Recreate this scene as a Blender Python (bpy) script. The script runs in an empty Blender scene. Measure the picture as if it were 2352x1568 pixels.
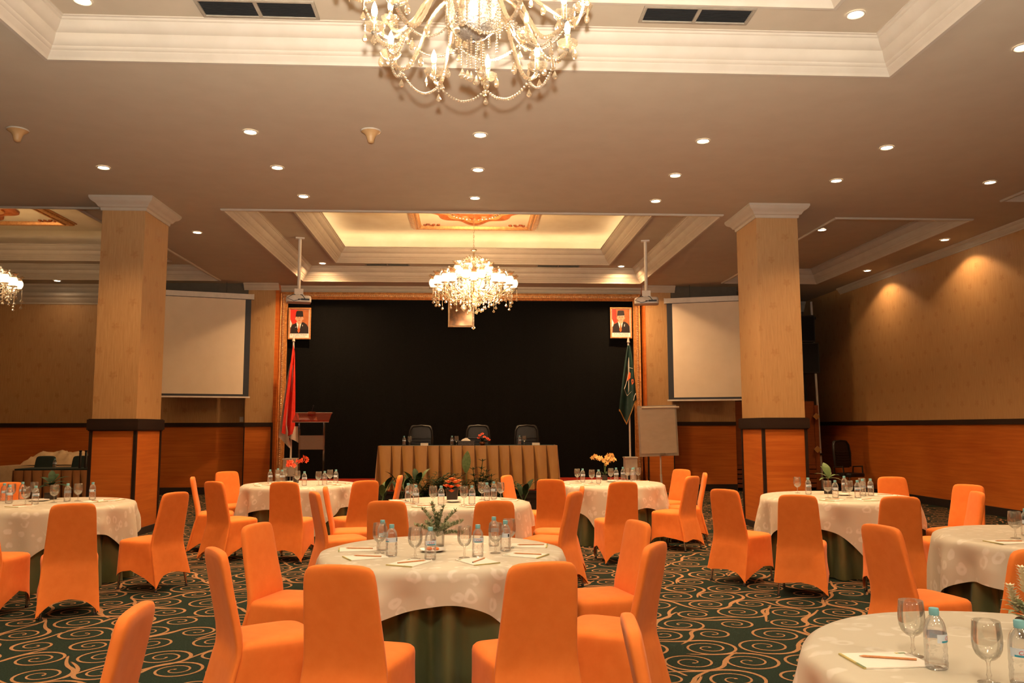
import bpy, math, random
from mathutils import Vector, Matrix
PI=math.pi; sin=math.sin; cos=math.cos; R=math.radians
random.seed(7)
SC=bpy.context.scene; COL=SC.collection

# ------------------------------------------------------------------ helpers
class MB:
    def __init__(s): s.v=[]; s.f=[]; s.m=[]; s.uv=[]
    def add(s,v,f,m=0,M=None):
        n=len(s.v)
        if M is not None: v=[tuple(M@Vector(p)) for p in v]
        s.v+= [tuple(p) for p in v]; s.f+=[tuple(i+n for i in q) for q in f]; s.m+=[m]*len(f); return s
    def box(s,x0,x1,y0,y1,z0,z1,m=0,M=None):
        v=[(x0,y0,z0),(x1,y0,z0),(x1,y1,z0),(x0,y1,z0),(x0,y0,z1),(x1,y0,z1),(x1,y1,z1),(x0,y1,z1)]
        return s.add(v,[(0,3,2,1),(4,5,6,7),(0,1,5,4),(1,2,6,5),(2,3,7,6),(3,0,4,7)],m,M)
    def quad(s,a,b,c,d,m=0): return s.add([a,b,c,d],[(0,1,2,3)],m)
    def poly(s,pts,m=0): return s.add(pts,[tuple(range(len(pts)))],m)
    def grid(s,fn,nu,nv,m=0,cu=False,M=None):
        # fn(i,j): i in 0..nu, j in 0..nv
        c=nu if cu else nu+1
        v=[fn(i,j) for j in range(nv+1) for i in range(c)]
        f=[(j*c+i,j*c+(i+1)%c,(j+1)*c+(i+1)%c,(j+1)*c+i) for j in range(nv) for i in range(nu)]
        return s.add(v,f,m,M)
    def lathe(s,pr,n=16,c=(0,0,0),m=0,M=None,cap=True):
        s.grid(lambda i,j:(c[0]+pr[j][0]*cos(2*PI*i/n),c[1]+pr[j][0]*sin(2*PI*i/n),c[2]+pr[j][1]),n,len(pr)-1,m,True,M)
        return s
    def tube(s,pts,r,n=8,m=0,M=None,cap=True):
        pts=[Vector(p) for p in pts]; k=len(pts); rr=r if isinstance(r,(list,tuple)) else [r]*k
        up=None; rings=[]
        for i,p in enumerate(pts):
            t=(pts[min(i+1,k-1)]-pts[max(i-1,0)]).normalized()
            if up is None:
                up=Vector((0,0,1)) if abs(t.z)<.9 else Vector((1,0,0))
            a=up-t*up.dot(t)
            if a.length<1e-6: a=t.orthogonal()
            a.normalize(); up=a; b=t.cross(a)
            rings.append([p+(a*cos(2*PI*q/n)+b*sin(2*PI*q/n))*rr[i] for q in range(n)])
        v=[q for g in rings for q in g]; f=[(j*n+i,j*n+(i+1)%n,(j+1)*n+(i+1)%n,(j+1)*n+i) for j in range(k-1) for i in range(n)]
        if cap: f+=[tuple(range(n-1,-1,-1)),tuple((k-1)*n+i for i in range(n))]
        return s.add(v,f,m,M)
    def ball(s,c,r,nu=8,nv=5,m=0,sz=1):
        pr=[(max(r*sin(PI*j/nv),1e-4),-r*sz*cos(PI*j/nv)) for j in range(nv+1)]
        return s.lathe(pr,nu,c,m)
    def mesh(s,name,mats,smooth=40):
        me=bpy.data.meshes.new(name); me.from_pydata(s.v,[],s.f)
        for mm in (mats if isinstance(mats,(list,tuple)) else [mats]): me.materials.append(mm)
        if any(s.m): me.polygons.foreach_set('material_index',s.m)
        if s.uv:
            l=me.uv_layers.new(name='UVMap')
            for p in me.polygons:
                for li in p.loop_indices: l.data[li].uv=s.uv[me.loops[li].vertex_index]
        if smooth:
            me.polygons.foreach_set('use_smooth',[True]*len(me.polygons)); me.set_sharp_from_angle(angle=R(smooth))
        me.update(); return me

def ob(name,mb,mats=None,parent=None,loc=(0,0,0),rot=(0,0,0),smooth=40,label=None):
    me=mb.mesh(name,mats,smooth) if isinstance(mb,MB) else mb
    o=bpy.data.objects.new(name,me); COL.objects.link(o); o.location=loc; o.rotation_euler=rot
    if parent is not None: o.parent=parent
    if label: o['label']=label
    return o
def tag(o,label,cat,group=None):
    o['label']=label; o['category']=cat
    if group: o['group']=group
    return o
def thing(name,label,cat,loc=(0,0,0),rz=0,group=None):
    o=bpy.data.objects.new(name,None); COL.objects.link(o); o.location=loc; o.rotation_euler=(0,0,rz); o.empty_display_size=.1
    return tag(o,label,cat,group)
def struct(name,mb,mats,parent=None,smooth=40):
    o=ob(name,mb,mats,parent,smooth=smooth)
    if parent is None: o['kind']='structure'
    return o
def dup(root,loc=None,rz=None,label=None,group=None,rot=None):
    def cp(o,par):
        c=o.copy(); COL.objects.link(c)
        if par is not None: c.parent=par
        for ch in kids.get(o.name,[]): cp(ch,c)
        return c
    kids={}
    def walk(o):
        kids[o.name]=list(o.children)
        for c in o.children: walk(c)
    walk(root); r=cp(root,None)
    if loc is not None: r.location=loc
    if rz is not None: r.rotation_euler=(0,0,rz)
    if rot is not None: r.rotation_euler=rot
    if label: r['label']=label
    if group: r['group']=group
    return r
ORD=['first','second','third','fourth','fifth','sixth','seventh','eighth','ninth','tenth','eleventh','twelfth','thirteenth','fourteenth','fifteenth','sixteenth']

# ------------------------------------------------------------------ materials
def N(nt,t,**k):
    n=nt.nodes.new(t)
    for a,b in k.items():
        if a=='inp':
            for i,v in b.items(): n.inputs[i].default_value=v
        else: setattr(n,a,b)
    return n
def newmat(name):
    m=bpy.data.materials.new(name); m.use_nodes=True; nt=m.node_tree; b=nt.nodes['Principled BSDF']; return m,nt,b
def c4(c): return (c[0],c[1],c[2],1)
def ramp(nt,fac,stops):
    r=N(nt,'ShaderNodeValToRGB'); e=r.color_ramp.elements
    e[0].position,e[0].color=stops[0][0],c4(stops[0][1]); e[1].position,e[1].color=stops[-1][0],c4(stops[-1][1])
    for p,c in stops[1:-1]:
        q=e.new(p); q.color=c4(c)
    nt.links.new(fac,r.inputs[0]); return r.outputs[0]
def coords(nt,scale=(1,1,1),kind='Object'):
    t=N(nt,'ShaderNodeTexCoord'); mp=N(nt,'ShaderNodeMapping'); mp.inputs['Scale'].default_value=scale
    nt.links.new(t.outputs[kind],mp.inputs[0]); return mp.outputs[0]
def noise(nt,vec,scale,detail=3,rough=.55):
    n=N(nt,'ShaderNodeTexNoise'); n.inputs['Scale'].default_value=scale; n.inputs['Detail'].default_value=detail; n.inputs['Roughness'].default_value=rough
    nt.links.new(vec,n.inputs['Vector']); return n.outputs[0]
def math_(nt,op,a,b=None,c=None):
    n=N(nt,'ShaderNodeMath',operation=op)
    for i,x in enumerate((a,b,c)):
        if x is None: continue
        if isinstance(x,(int,float)): n.inputs[i].default_value=x
        else: nt.links.new(x,n.inputs[i])
    return n.outputs[0]
def mixc(nt,fac,a,b):
    n=N(nt,'ShaderNodeMix',data_type='RGBA')
    for s,x in ((0,fac),(6,a),(7,b)):
        if isinstance(x,(int,float)): n.inputs[s].default_value=x
        elif isinstance(x,tuple): n.inputs[s].default_value=c4(x)
        else: nt.links.new(x,n.inputs[s])
    return n.outputs[2]
def bump(nt,b,h,st,dist=.01):
    n=N(nt,'ShaderNodeBump'); n.inputs['Strength'].default_value=st; n.inputs['Distance'].default_value=dist
    nt.links.new(h,n.inputs['Height']); nt.links.new(n.outputs[0],b.inputs['Normal'])
def M(name,col,col2=None,sc=(8,8,8),rough=.5,metal=0,spec=.5,bmp=0,emit=0,ecol=None,sheen=0,alpha=1,trans=0):
    m,nt,b=newmat(name); v=coords(nt,sc); nz=noise(nt,v,1)
    col2=col2 or tuple(x*.88 for x in col)
    nt.links.new(ramp(nt,nz,[(.35,col2),(.65,col)]),b.inputs['Base Color'])
    b.inputs['Roughness'].default_value=rough; b.inputs['Metallic'].default_value=metal; b.inputs['Specular IOR Level'].default_value=spec
    if bmp: bump(nt,b,nz,bmp)
    if emit:
        b.inputs['Emission Color'].default_value=c4(ecol or col); b.inputs['Emission Strength'].default_value=emit
    if sheen: b.inputs['Sheen Weight'].default_value=sheen; b.inputs['Sheen Roughness'].default_value=.4
    if alpha<1: b.inputs['Alpha'].default_value=alpha
    if trans: b.inputs['Transmission Weight'].default_value=trans
    return m
def glass(name,tint=(1,1,1),gl=.12,df=0.0,dcol=(1,1,1),rough=.03):
    # thin clear glass: see-through with a Fresnel sheen, plus a little milky scatter
    m=bpy.data.materials.new(name); m.use_nodes=True; nt=m.node_tree; nt.nodes.clear(); o=N(nt,'ShaderNodeOutputMaterial')
    t=N(nt,'ShaderNodeBsdfTransparent'); t.inputs[0].default_value=c4(tint)
    g=N(nt,'ShaderNodeBsdfGlossy'); g.inputs['Roughness'].default_value=rough; g.inputs[0].default_value=(1,1,1,1)
    lw=N(nt,'ShaderNodeLayerWeight'); lw.inputs[0].default_value=.35
    f=math_(nt,'MULTIPLY_ADD',lw.outputs['Fresnel'],.55,gl)
    nz=noise(nt,coords(nt,(60,60,60)),1,2); f=math_(nt,'MULTIPLY',f,math_(nt,'MULTIPLY_ADD',nz,.8,.6))
    mx=N(nt,'ShaderNodeMixShader'); nt.links.new(f,mx.inputs[0]); nt.links.new(t.outputs[0],mx.inputs[1]); nt.links.new(g.outputs[0],mx.inputs[2])
    out=mx.outputs[0]
    if df:
        d=N(nt,'ShaderNodeBsdfDiffuse'); d.inputs[0].default_value=c4(dcol); tr=N(nt,'ShaderNodeBsdfTranslucent'); tr.inputs[0].default_value=c4(dcol)
        a=N(nt,'ShaderNodeMixShader'); a.inputs[0].default_value=.5; nt.links.new(d.outputs[0],a.inputs[1]); nt.links.new(tr.outputs[0],a.inputs[2])
        q=N(nt,'ShaderNodeMixShader'); q.inputs[0].default_value=df; nt.links.new(out,q.inputs[1]); nt.links.new(a.outputs[0],q.inputs[2]); out=q.outputs[0]
    nt.links.new(out,o.inputs[0]); return m

def wallpaper(name,a,b_,motif,rough=.5):
    m,nt,b=newmat(name); t=N(nt,'ShaderNodeTexCoord'); s=N(nt,'ShaderNodeSeparateXYZ'); nt.links.new(t.outputs['Object'],s.inputs[0])
    u=math_(nt,'ADD',s.outputs[0],s.outputs[1]); v=s.outputs[2]
    cb=N(nt,'ShaderNodeCombineXYZ'); nt.links.new(math_(nt,'MULTIPLY',u,42),cb.inputs[0]); nt.links.new(math_(nt,'MULTIPLY',v,3.2),cb.inputs[1])
    st=noise(nt,cb.outputs[0],1,4,.6)
    col=ramp(nt,st,[(.32,b_),(.68,a)])
    cv=math_(nt,'DIVIDE',v,.36); row=math_(nt,'FLOOR',cv); cu=math_(nt,'MULTIPLY_ADD',row,.5,math_(nt,'DIVIDE',u,.46))
    fu=math_(nt,'MULTIPLY',math_(nt,'SUBTRACT',math_(nt,'FRACT',cu),.5),.46); fv=math_(nt,'MULTIPLY',math_(nt,'SUBTRACT',math_(nt,'FRACT',cv),.5),.36)
    d=math_(nt,'SQRT',math_(nt,'ADD',math_(nt,'MULTIPLY',fu,fu),math_(nt,'MULTIPLY',fv,fv)))
    an=math_(nt,'SINE',math_(nt,'MULTIPLY',math_(nt,'ARCTAN2',fv,fu),5))
    d2=math_(nt,'MULTIPLY_ADD',an,.012,d)
    mk=N(nt,'ShaderNodeMapRange',inp={1:.062,2:.04,3:0,4:1}); nt.links.new(d2,mk.inputs[0])
    nz=noise(nt,coords(nt,(40,40,40)),1,2); mm=math_(nt,'MULTIPLY',mk.outputs[0],math_(nt,'MULTIPLY_ADD',nz,.9,-.1))
    nt.links.new(mixc(nt,mm,col,motif),b.inputs['Base Color'])
    b.inputs['Roughness'].default_value=rough; b.inputs['Specular IOR Level'].default_value=.35
    bump(nt,b,st,.6,.006); return m
def woodm(name,a,b_,rough=.35,sc=(1.1,1.1,22)):
    m,nt,b=newmat(name); v=coords(nt,sc); n1=noise(nt,v,1,5,.6); n2=noise(nt,coords(nt,(.7,.7,1.5)),1,2)
    f=math_(nt,'MULTIPLY_ADD',n2,.5,math_(nt,'MULTIPLY',n1,.6))
    nt.links.new(ramp(nt,f,[(.38,b_),(.72,a)]),b.inputs['Base Color']); b.inputs['Roughness'].default_value=rough; b.inputs['Specular IOR Level'].default_value=.4
    return m
def damask(name,a,lite):
    m,nt,b=newmat(name); t=N(nt,'ShaderNodeTexCoord')
    uv=N(nt,'ShaderNodeMapping'); nt.links.new(t.outputs['UV'],uv.inputs[0]); uv.inputs['Scale'].default_value=(8.5,10.5,1)
    nz=N(nt,'ShaderNodeTexNoise'); nz.inputs['Scale'].default_value=1.2; nt.links.new(uv.outputs[0],nz.inputs['Vector'])
    ad=N(nt,'ShaderNodeVectorMath',operation='MULTIPLY_ADD'); nt.links.new(nz.outputs['Color'],ad.inputs[0]); ad.inputs[1].default_value=(.5,.5,0); nt.links.new(uv.outputs[0],ad.inputs[2])
    vo=N(nt,'ShaderNodeTexVoronoi',feature='F1'); vo.inputs['Scale'].default_value=1; vo.inputs['Randomness'].default_value=.55; nt.links.new(ad.outputs[0],vo.inputs['Vector'])
    d=vo.outputs['Distance']
    k=N(nt,'ShaderNodeMapRange',inp={1:.13,2:.06,3:0,4:1}); nt.links.new(math_(nt,'ABSOLUTE',math_(nt,'SUBTRACT',d,.27)),k.inputs[0])
    sw=noise(nt,uv.outputs[0],1.1,2); k2=N(nt,'ShaderNodeMapRange',inp={1:.36,2:.5,3:0,4:1}); nt.links.new(sw,k2.inputs[0])
    f=math_(nt,'MULTIPLY',k.outputs[0],k2.outputs[0])
    nt.links.new(mixc(nt,f,a,lite),b.inputs['Base Color'])
    nt.links.new(math_(nt,'MULTIPLY_ADD',f,-.12,.46),b.inputs['Roughness']); b.inputs['Specular IOR Level'].default_value=.5
    b.inputs['Sheen Weight'].default_value=.15
    bump(nt,b,noise(nt,coords(nt,(9,9,9)),1,2),.12,.01); return m

mPaint=M('ceiling paint tan',(.5,.425,.31),(.475,.4,.29),(3,3,3),.8,spec=.2)
mTrim=M('moulding gloss cream',(.51,.445,.35),(.48,.415,.32),(5,5,5),.5,spec=.3)
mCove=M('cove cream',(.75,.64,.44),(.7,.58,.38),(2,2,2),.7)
mWall=wallpaper('tan flower wallpaper',(.5,.3,.13),(.425,.24,.095),(.34,.15,.045))
mWood=woodm('orange veneer panel',(.64,.19,.032),(.44,.1,.014))
mDark=woodm('dark stained wood',(.03,.016,.011),(.015,.009,.007),.4)
mBase=M('baseboard dark',(.022,.014,.012),rough=.5)
mBack=M('black velvet backdrop',(.006,.006,.0055),(.0035,.0035,.0032),(30,30,30),.9,spec=.08)
mGold=M('gilt moulding',(.75,.38,.13),(.55,.24,.07),(20,20,20),.38,.4)
mGoldB=M('gilt bead',(.95,.75,.5),(.8,.55,.3),(9,9,9),.25,.6)
mGoldR=M('red gold carving',(.5,.15,.035),(.3,.07,.015),(9,9,9),.45,.25,bmp=.3)
mOrange=M('orange stretch fabric',(.87,.238,.046),(.83,.215,.038),(14,14,14),.75,spec=.18,sheen=.12,bmp=.08)
mMetal=M('chrome tube',(.5,.47,.44),(.35,.33,.3),(20,20,20),.25,1)
mCloth=damask('beige damask satin',(.56,.525,.425),(.69,.665,.585))
mGreen=M('olive green satin',(.13,.165,.075),(.1,.125,.055),(4,4,2),.27,.35,spec=.7,sheen=.2)
mCarpet=M('dark green carpet',(.017,.032,.022),(.008,.017,.013),(90,90,90),.95,spec=.1,bmp=.3)
mSwirl=M('tan carpet swirl',(.4,.225,.115),(.28,.145,.066),(120,120,40),.95,spec=.1,bmp=.3)
mRed=M('red stage carpet',(.35,.03,.012),(.25,.018,.008),(60,60,60),.95,spec=.1)
mWhite=M('white plastic',(.72,.66,.56),rough=.4)
mScreen=M('matte screen cloth',(.78,.66,.5),(.75,.63,.47),(3,3,3),.85,spec=.1)
mBlack=M('black plastic',(.012,.012,.012),rough=.4)
mLeather=M('black leather',(.011,.01,.009),(.007,.0065,.006),(30,30,30),.42,bmp=.1)
mGlass=glass('clear glass',(.97,.97,.96),.05,.035,(1,.97,.92))
mPet=glass('clear bottle plastic',(.975,.98,.985),.1,.04,(.95,.97,1),.06)
mCrys=glass('cut crystal',(.66,.56,.44),.24,.12,(.85,.72,.52),.1)
mFrost=M('lit frosted tulip glass',(.95,.9,.8),rough=.4,emit=1.05,ecol=(1,.8,.52))
mBulb=M('lit bulb',(1,.95,.85),rough=.4,emit=16,ecol=(1,.86,.62))
mLamp=M('lit lamp lens',(1,.95,.88),rough=.4,emit=26,ecol=(1,.86,.66))
mSilver=M('hammered silver bowl',(.42,.37,.3),(.28,.24,.19),(60,60,60),.35,.8,bmp=.9)
mCap=M('blue bottle cap',(.2,.5,.58),rough=.45)
mLabel=M('bottle label film',(.62,.72,.84),(.5,.62,.78),(20,20,20),.4)
mLabRed=M('label red print',(.6,.03,.04),rough=.5)
mLabBlue=M('label blue print',(.03,.28,.42),rough=.5)
mPaper=M('white paper',(.86,.82,.75),(.83,.79,.72),(6,6,6),.8)
mPadG=M('notepad green edge',(.16,.23,.12),rough=.7)
mPadY=M('notepad yellow edge',(.5,.42,.16),rough=.7)
mPencil=M('natural pencil wood',(.55,.25,.1),(.48,.2,.08),(10,80,80),.5)
mLead=M('pencil lead',(.02,.02,.02),rough=.5)
mPlate=M('white china',(.82,.78,.72),rough=.25)
mSnack=M('orange snack',(.7,.2,.05),(.5,.11,.03),(50,50,50),.7,bmp=.3)
mLeaf=M('dark green leaf',(.022,.056,.015),(.012,.03,.009),(25,25,25),.6,spec=.25)
mLeafL=M('light green leaf',(.16,.24,.09),(.09,.15,.05),(25,25,25),.45)
mFlY2=M('peach petal',(.85,.3,.08),(.78,.22,.05),(30,30,30),.6)
mSage=M('sage foliage',(.36,.4,.25),(.24,.29,.16),(30,30,30),.7)
mFlO=M('orange petal',(.85,.16,.02),(.75,.1,.012),(30,30,30),.6)
mFlR=M('coral petal',(.85,.11,.035),(.7,.07,.02),(30,30,30),.6)
mFlY=M('cream yellow petal',(.85,.55,.2),(.78,.42,.12),(30,30,30),.6)
mFlW=M('ivory petal',(.85,.78,.6),(.75,.68,.5),(30,30,30),.6)
mPot=M('dark pot',(.03,.018,.012),rough=.35)
mBronze=M('bronze vase',(.2,.06,.02),rough=.3,metal=.5)
mSkirt=M('golden tan satin skirt',(.6,.32,.1),(.52,.26,.075),(5,5,2),.42,spec=.5,sheen=.2)
mSkirtB=M('brown table skirt',(.52,.26,.11),(.44,.2,.08),(5,5,2),.55)
mTopG=M('dark green felt top',(.012,.03,.028),rough=.8)
mTan=M('tan painted sounder',(.52,.33,.15),(.45,.27,.11),(9,9,9),.5)
mGrey=M('grey vent metal',(.32,.27,.2),(.26,.22,.16),(9,9,9),.5)
mDuctShade=M('painted duct shade',(.01,.009,.008),rough=.9)
mBeamShade=M('grey beam and recess shade',(.11,.095,.075),rough=.8)  # grey of the beam, dark enough to carry gap and recess shade
mFlagR=M('red flag cloth',(.78,.035,.012),(.66,.02,.008),(9,9,9),.7)
mFlagW=M('white flag cloth',(.75,.66,.55),rough=.7)
mFlagG=M('dark green flag cloth',(.008,.045,.035),(.005,.028,.022),(9,9,9),.6)
mFringe=M('gold fringe',(.6,.3,.06),(.4,.18,.03),(60,60,60),.7)
mAcr=glass('clear acrylic',(.93,.9,.88),.06,.03,(1,.8,.65))
mAcrR=glass('red tinted acrylic',(.75,.4,.33),.1,.1,(.75,.24,.16))
mAcrF=glass('frosted acrylic',(.8,.75,.7),.06,.4,(.7,.56,.45),.4)
mBoard=M('flipchart paper',(.68,.58,.45),(.63,.53,.4),(4,4,9),.7)
mFlip=M('flipchart grey frame',(.5,.44,.36),rough=.45)
mTissue=M('carved tissue box',(.16,.14,.13),(.07,.06,.055),(60,60,60),.5)
mLinen=M('rumpled beige linen',(.78,.58,.35),(.68,.48,.27),(6,6,6),.75,bmp=.3)
mGate=woodm('red brown timber',(.36,.1,.024),(.24,.06,.014),.45)
# ------------------------------------------------------------------ room shell
CZ=5.0; XL,XR,YF,YB=-14.0,9.3,-4.5,20.1
def minus(x0,x1,y0,y1,holes):
    xs=sorted({x0,x1}|{h[k] for h in holes for k in (0,1) if x0<h[k]<x1}); ys=sorted({y0,y1}|{h[k] for h in holes for k in (2,3) if y0<h[k]<y1})
    out=[]
    for a,b in zip(xs,xs[1:]):
        for c,d in zip(ys,ys[1:]):
            mx,my=(a+b)/2,(c+d)/2
            if not any(h[0]<mx<h[1] and h[2]<my<h[3] for h in holes): out.append((a,b,c,d))
    return out
def sweep(mb,x0,x1,y0,y1,prof,m=0):
    def P(i,j):
        d,z=prof[j]; return [(x0+d,y0+d,z),(x1-d,y0+d,z),(x1-d,y1-d,z),(x0+d,y1-d,z)][i]
    return mb.grid(P,4,len(prof)-1,m,True)
def inset(h,d): return (h[0]+d,h[1]-d,h[2]+d,h[3]-d)
def corn(z,k=1.0):   # crown profile of a tray edge: bead, fascia, two fillets, cove, swell
    p=[(-.06,0),(-.062,-.018),(-.05,-.03),(-.015,-.03),(-.01,-.012),(.0,.0),(.03,.03),(.034,.042),(.04,.045),(.055,.062),(.058,.075),(.066,.08),(.085,.1),(.1,.13),(.108,.165),(.112,.175),(.128,.182),(.15,.2),(.17,.225),(.182,.25),(.186,.262),(.2,.27),(.205,.285),(.22,.29),(.22,.302)]
    return [(d*k,z+h*k) for d,h in p]
T_near=(-3.9,4.1,1.25,7.53); T_ctr=(-3.85,4.08,12.95,19.2); T_left=(-13.8,-5.83,12.95,19.2); T_right=(6.1,8.34,13.05,19.1); T_far=(8.18,8.98,6.0,11.83)
trays=[T_near,T_ctr,T_left,T_right,T_far]
ce=MB()
for a,b,c,d in minus(XL,XR,YF,22.3,trays): ce.quad((a,c,CZ),(a,d,CZ),(b,d,CZ),(b,c,CZ))
tn=[0]
def trim(mb,mats=mTrim,sm=30):
    tn[0]+=1; return struct('trim_%d'%tn[0],mb,mats,smooth=sm)
inner={}
for h,two in ((T_near,1),(T_ctr,1),(T_left,1),(T_right,0),(T_far,0)):
    mb=MB(); sweep(mb,*h,corn(CZ)); trim(mb)
    g=inset(h,.2); z2=CZ+.3
    if not two:
        ce.quad((g[0],g[2],z2),(g[0],g[3],z2),(g[1],g[3],z2),(g[1],g[2],z2)); continue
    q=(h[0]+.87,h[1]-.87,h[2]+.72,h[3]-.72); inner[h]=q
    for a,b,c,d in minus(*g,[q]): ce.quad((a,c,z2),(a,d,z2),(b,d,z2),(b,c,z2))
    mb=MB(); sweep(mb,*q,corn(z2)); trim(mb)
    # cove above the inner crown: a ledge, a wall, a rounded turn into the upper ceiling
    cv=MB(); sweep(cv,*q,[(.222,z2+.302),(.205,z2+.302),(-.16,z2+.27),(-.16,z2+.5),(-.14,z2+.57),(-.09,z2+.62),(-.02,z2+.65)]); 
    w=inset(q,-.02); cv.quad((w[0],w[2],z2+.65),(w[0],w[3],z2+.65),(w[1],w[3],z2+.65),(w[1],w[2],z2+.65))
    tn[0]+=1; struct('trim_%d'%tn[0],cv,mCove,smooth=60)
struct('ceiling',ce,mPaint,smooth=0)

# carpet: one floor mesh, dark green pile with woven tan swirls
fl=MB(); fl.quad((XL,YF,0),(XR,YF,0),(XR,22.3,0),(XL,22.3,0))
rng=random.Random(3)
zc_=[.0012]
def ribbon(pts,ws):
    zc_[0]+=1.2e-6; z=zc_[0]; v=[];n=len(pts)
    for i in range(n):
        a=pts[max(i-1,0)]; b=pts[min(i+1,n-1)]; tx,ty=b[0]-a[0],b[1]-a[1]; L=math.hypot(tx,ty) or 1
        nx,ny=-ty/L*ws[i]/2,tx/L*ws[i]/2; v+=[(pts[i][0]+nx,pts[i][1]+ny,z),(pts[i][0]-nx,pts[i][1]-ny,z)]
    fl.add(v,[(2*i,2*i+1,2*i+3,2*i+2) for i in range(n-1)],1)
def swirl(cx,cy,r,a0,hd,link=None,turns=2.15):
    k=int(15*turns*(1 if cy>9 else 1.7)); pts=[];ws=[]
    for i in range(k+1):
        t=i/k; a=a0+hd*2*PI*turns*t; rr=r*(1-t)**.9+.016
        pts.append((cx+rr*cos(a),cy+rr*sin(a)*.98)); ws.append(.022*(1-.56*t)+(.012 if t>.95 else 0)+.010*max(0,1-t*6))
    if link:
        p0=pts[0]; tx,ty=hd*sin(a0),-hd*cos(a0)   # outward tangent
        lx,ly,lr=link; an=math.atan2(p0[1]-ly,p0[0]-lx)-hd*.75; q=(lx+lr*cos(an),ly+lr*sin(an)*.98); ux,uy=hd*sin(an),-hd*cos(an)
        D=math.hypot(q[0]-p0[0],q[1]-p0[1])*.55; c1=(p0[0]+tx*D,p0[1]+ty*D); c2=(q[0]+ux*D,q[1]+uy*D); pre=[];pw=[]
        for i in range(9):
            t=i/9; b=(1-t)**3,3*(1-t)**2*t,3*(1-t)*t*t,t**3
            pre.append(tuple(b[0]*q[e]+b[1]*c2[e]+b[2]*c1[e]+b[3]*p0[e] for e in (0,1))); pw.append(.004+.028*t)
        pts=pre+pts; ws=pw+ws
    ribbon(pts,ws)
cent=[]
dy=.355; dx=.42
for j in range(int((YB-1.6)/dy)):
    for i in range(-36,26):
        x=(i+.5*(j%2))*dx+rng.uniform(-.045,.045); y=1.7+j*dy+rng.uniform(-.035,.035)
        if not (-.60*y-2.2<x<min(.72*y+2.2,9.2)): continue
        cent.append((x,y,rng.choice((.145,.18,.2,.21)),j,i))
for n,(x,y,r,j,i) in enumerate(cent):
    near=[c for c in cent[max(0,n-70):n+70] if .05<math.hypot(c[0]-x,c[1]-y)<.58]
    l=rng.choice(near) if near else None
    hd=1 if rng.random()<.5 else -1
    a0=(math.atan2(l[1]-y,l[0]-x)+hd*1.2) if l else 0
    swirl(x,y,r,a0,hd,(l[0],l[1],l[2]*1.0) if l else None,2.2 if r>.17 else 1.8)
struct('floor',fl,[mCarpet,mSwirl],smooth=0)

# walls with wallpaper above a dark rail and veneer below
RB,RT=1.595,1.69
def wall_x(mb,x,y0,y1,z0,z1,m=0): mb.quad((x,y0,z0),(x,y1,z0),(x,y1,z1),(x,y0,z1),m)
def wall_y(mb,y,x0,x1,z0,z1,m=0): mb.quad((x0,y,z0),(x1,y,z0),(x1,y,z1),(x0,y,z1),m)
w=MB(); wall_x(w,XR,YF,22.3,0,RB+.05,1); wall_x(w,XR,YF,22.3,RB+.05,CZ,0); struct('wall_right',w,[mWall,mWood],smooth=0)
w=MB(); wall_x(w,XL,YF,YB,0,RB,1); wall_x(w,XL,YF,YB,RB,CZ,0); struct('wall_left',w,[mWall,mWood],smooth=0)
w=MB(); wall_y(w,YF,XL,XR,0,RB,1); wall_y(w,YF,XL,XR,RB,CZ,0); struct('wall_front',w,[mWall,mWood],smooth=0)
w=MB()
for a,b in ((XL,-4.59),(4.3,6.6)): wall_y(w,YB,a,b,0,RB+.05,1); wall_y(w,YB,a,b,RB+.05,CZ,0)
wall_y(w,YB,-4.6,4.31,4.6,CZ,0); struct('wall_back',w,[mWall,mWood],smooth=0)
w=MB(); wall_x(w,6.6,YB,22.2,0,CZ,0); struct('wall_recess_left',w,[mBeamShade],smooth=0)  # recess walls coloured dark to stand in for the unlit corridor
w=MB(); wall_y(w,22.2,6.6,XR,0,CZ,0); struct('wall_recess_back',w,[mBeamShade],smooth=0)
mb=MB(); mb.box(XR-.035,XR-.002,YF,22.2,RB,RT); trim(mb,mDark)
mb=MB(); mb.box(XL,-5.26,YB-.035,YB-.002,RB,RT); trim(mb,mDark)
mb=MB(); mb.box(4.96,6.6,YB-.035,YB-.002,RB,RT); trim(mb,mDark)
mb=MB(); mb.box(XR-.02,XR-.002,YF,22.2,0,.15); struct('baseboard_right',mb,mBase)
mb=MB(); mb.box(XL,-5.26,YB-.02,YB-.002,0,.17); mb.box(4.96,6.6,YB-.02,YB-.002,0,.17); struct('baseboard_back',mb,mBase)
# crown on the right wall and on the back wall
def crown_run(mb,axis,p,a,b,sgn,k=1.0,z=CZ):
    pr=[(0,-.2),(.012,-.2),(.016,-.185),(.02,-.17),(.05,-.14),(.075,-.1),(.085,-.07),(.1,-.06),(.13,-.035),(.14,-.012),(.14,0)]
    def P(i,j):
        d,h=pr[j]; d=p+sgn*d*k; h=z+h*k; t=(a,b)[i]; return (d,t,h) if axis=='x' else (t,d,h)
    mb.grid(P,1,len(pr)-1)
mb=MB(); crown_run(mb,'x',XR-.001,YF,19.9,-1,.75); trim(mb)
mb=MB(); crown_run(mb,'y',YB-.001,XL,-5.25,-1,1.1); crown_run(mb,'y',YB-.001,XL,-5.25,-1,1.15,CZ-.24); trim(mb)
mb=MB(); crown_run(mb,'y',YB-.001,-4.6,4.31,-1,.95); trim(mb)
mb=MB(); crown_run(mb,'y',22.19,6.6,XR,-1,1.3); crown_run(mb,'x',6.601,20.1,22.2,1,1.3); trim(mb)
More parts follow.
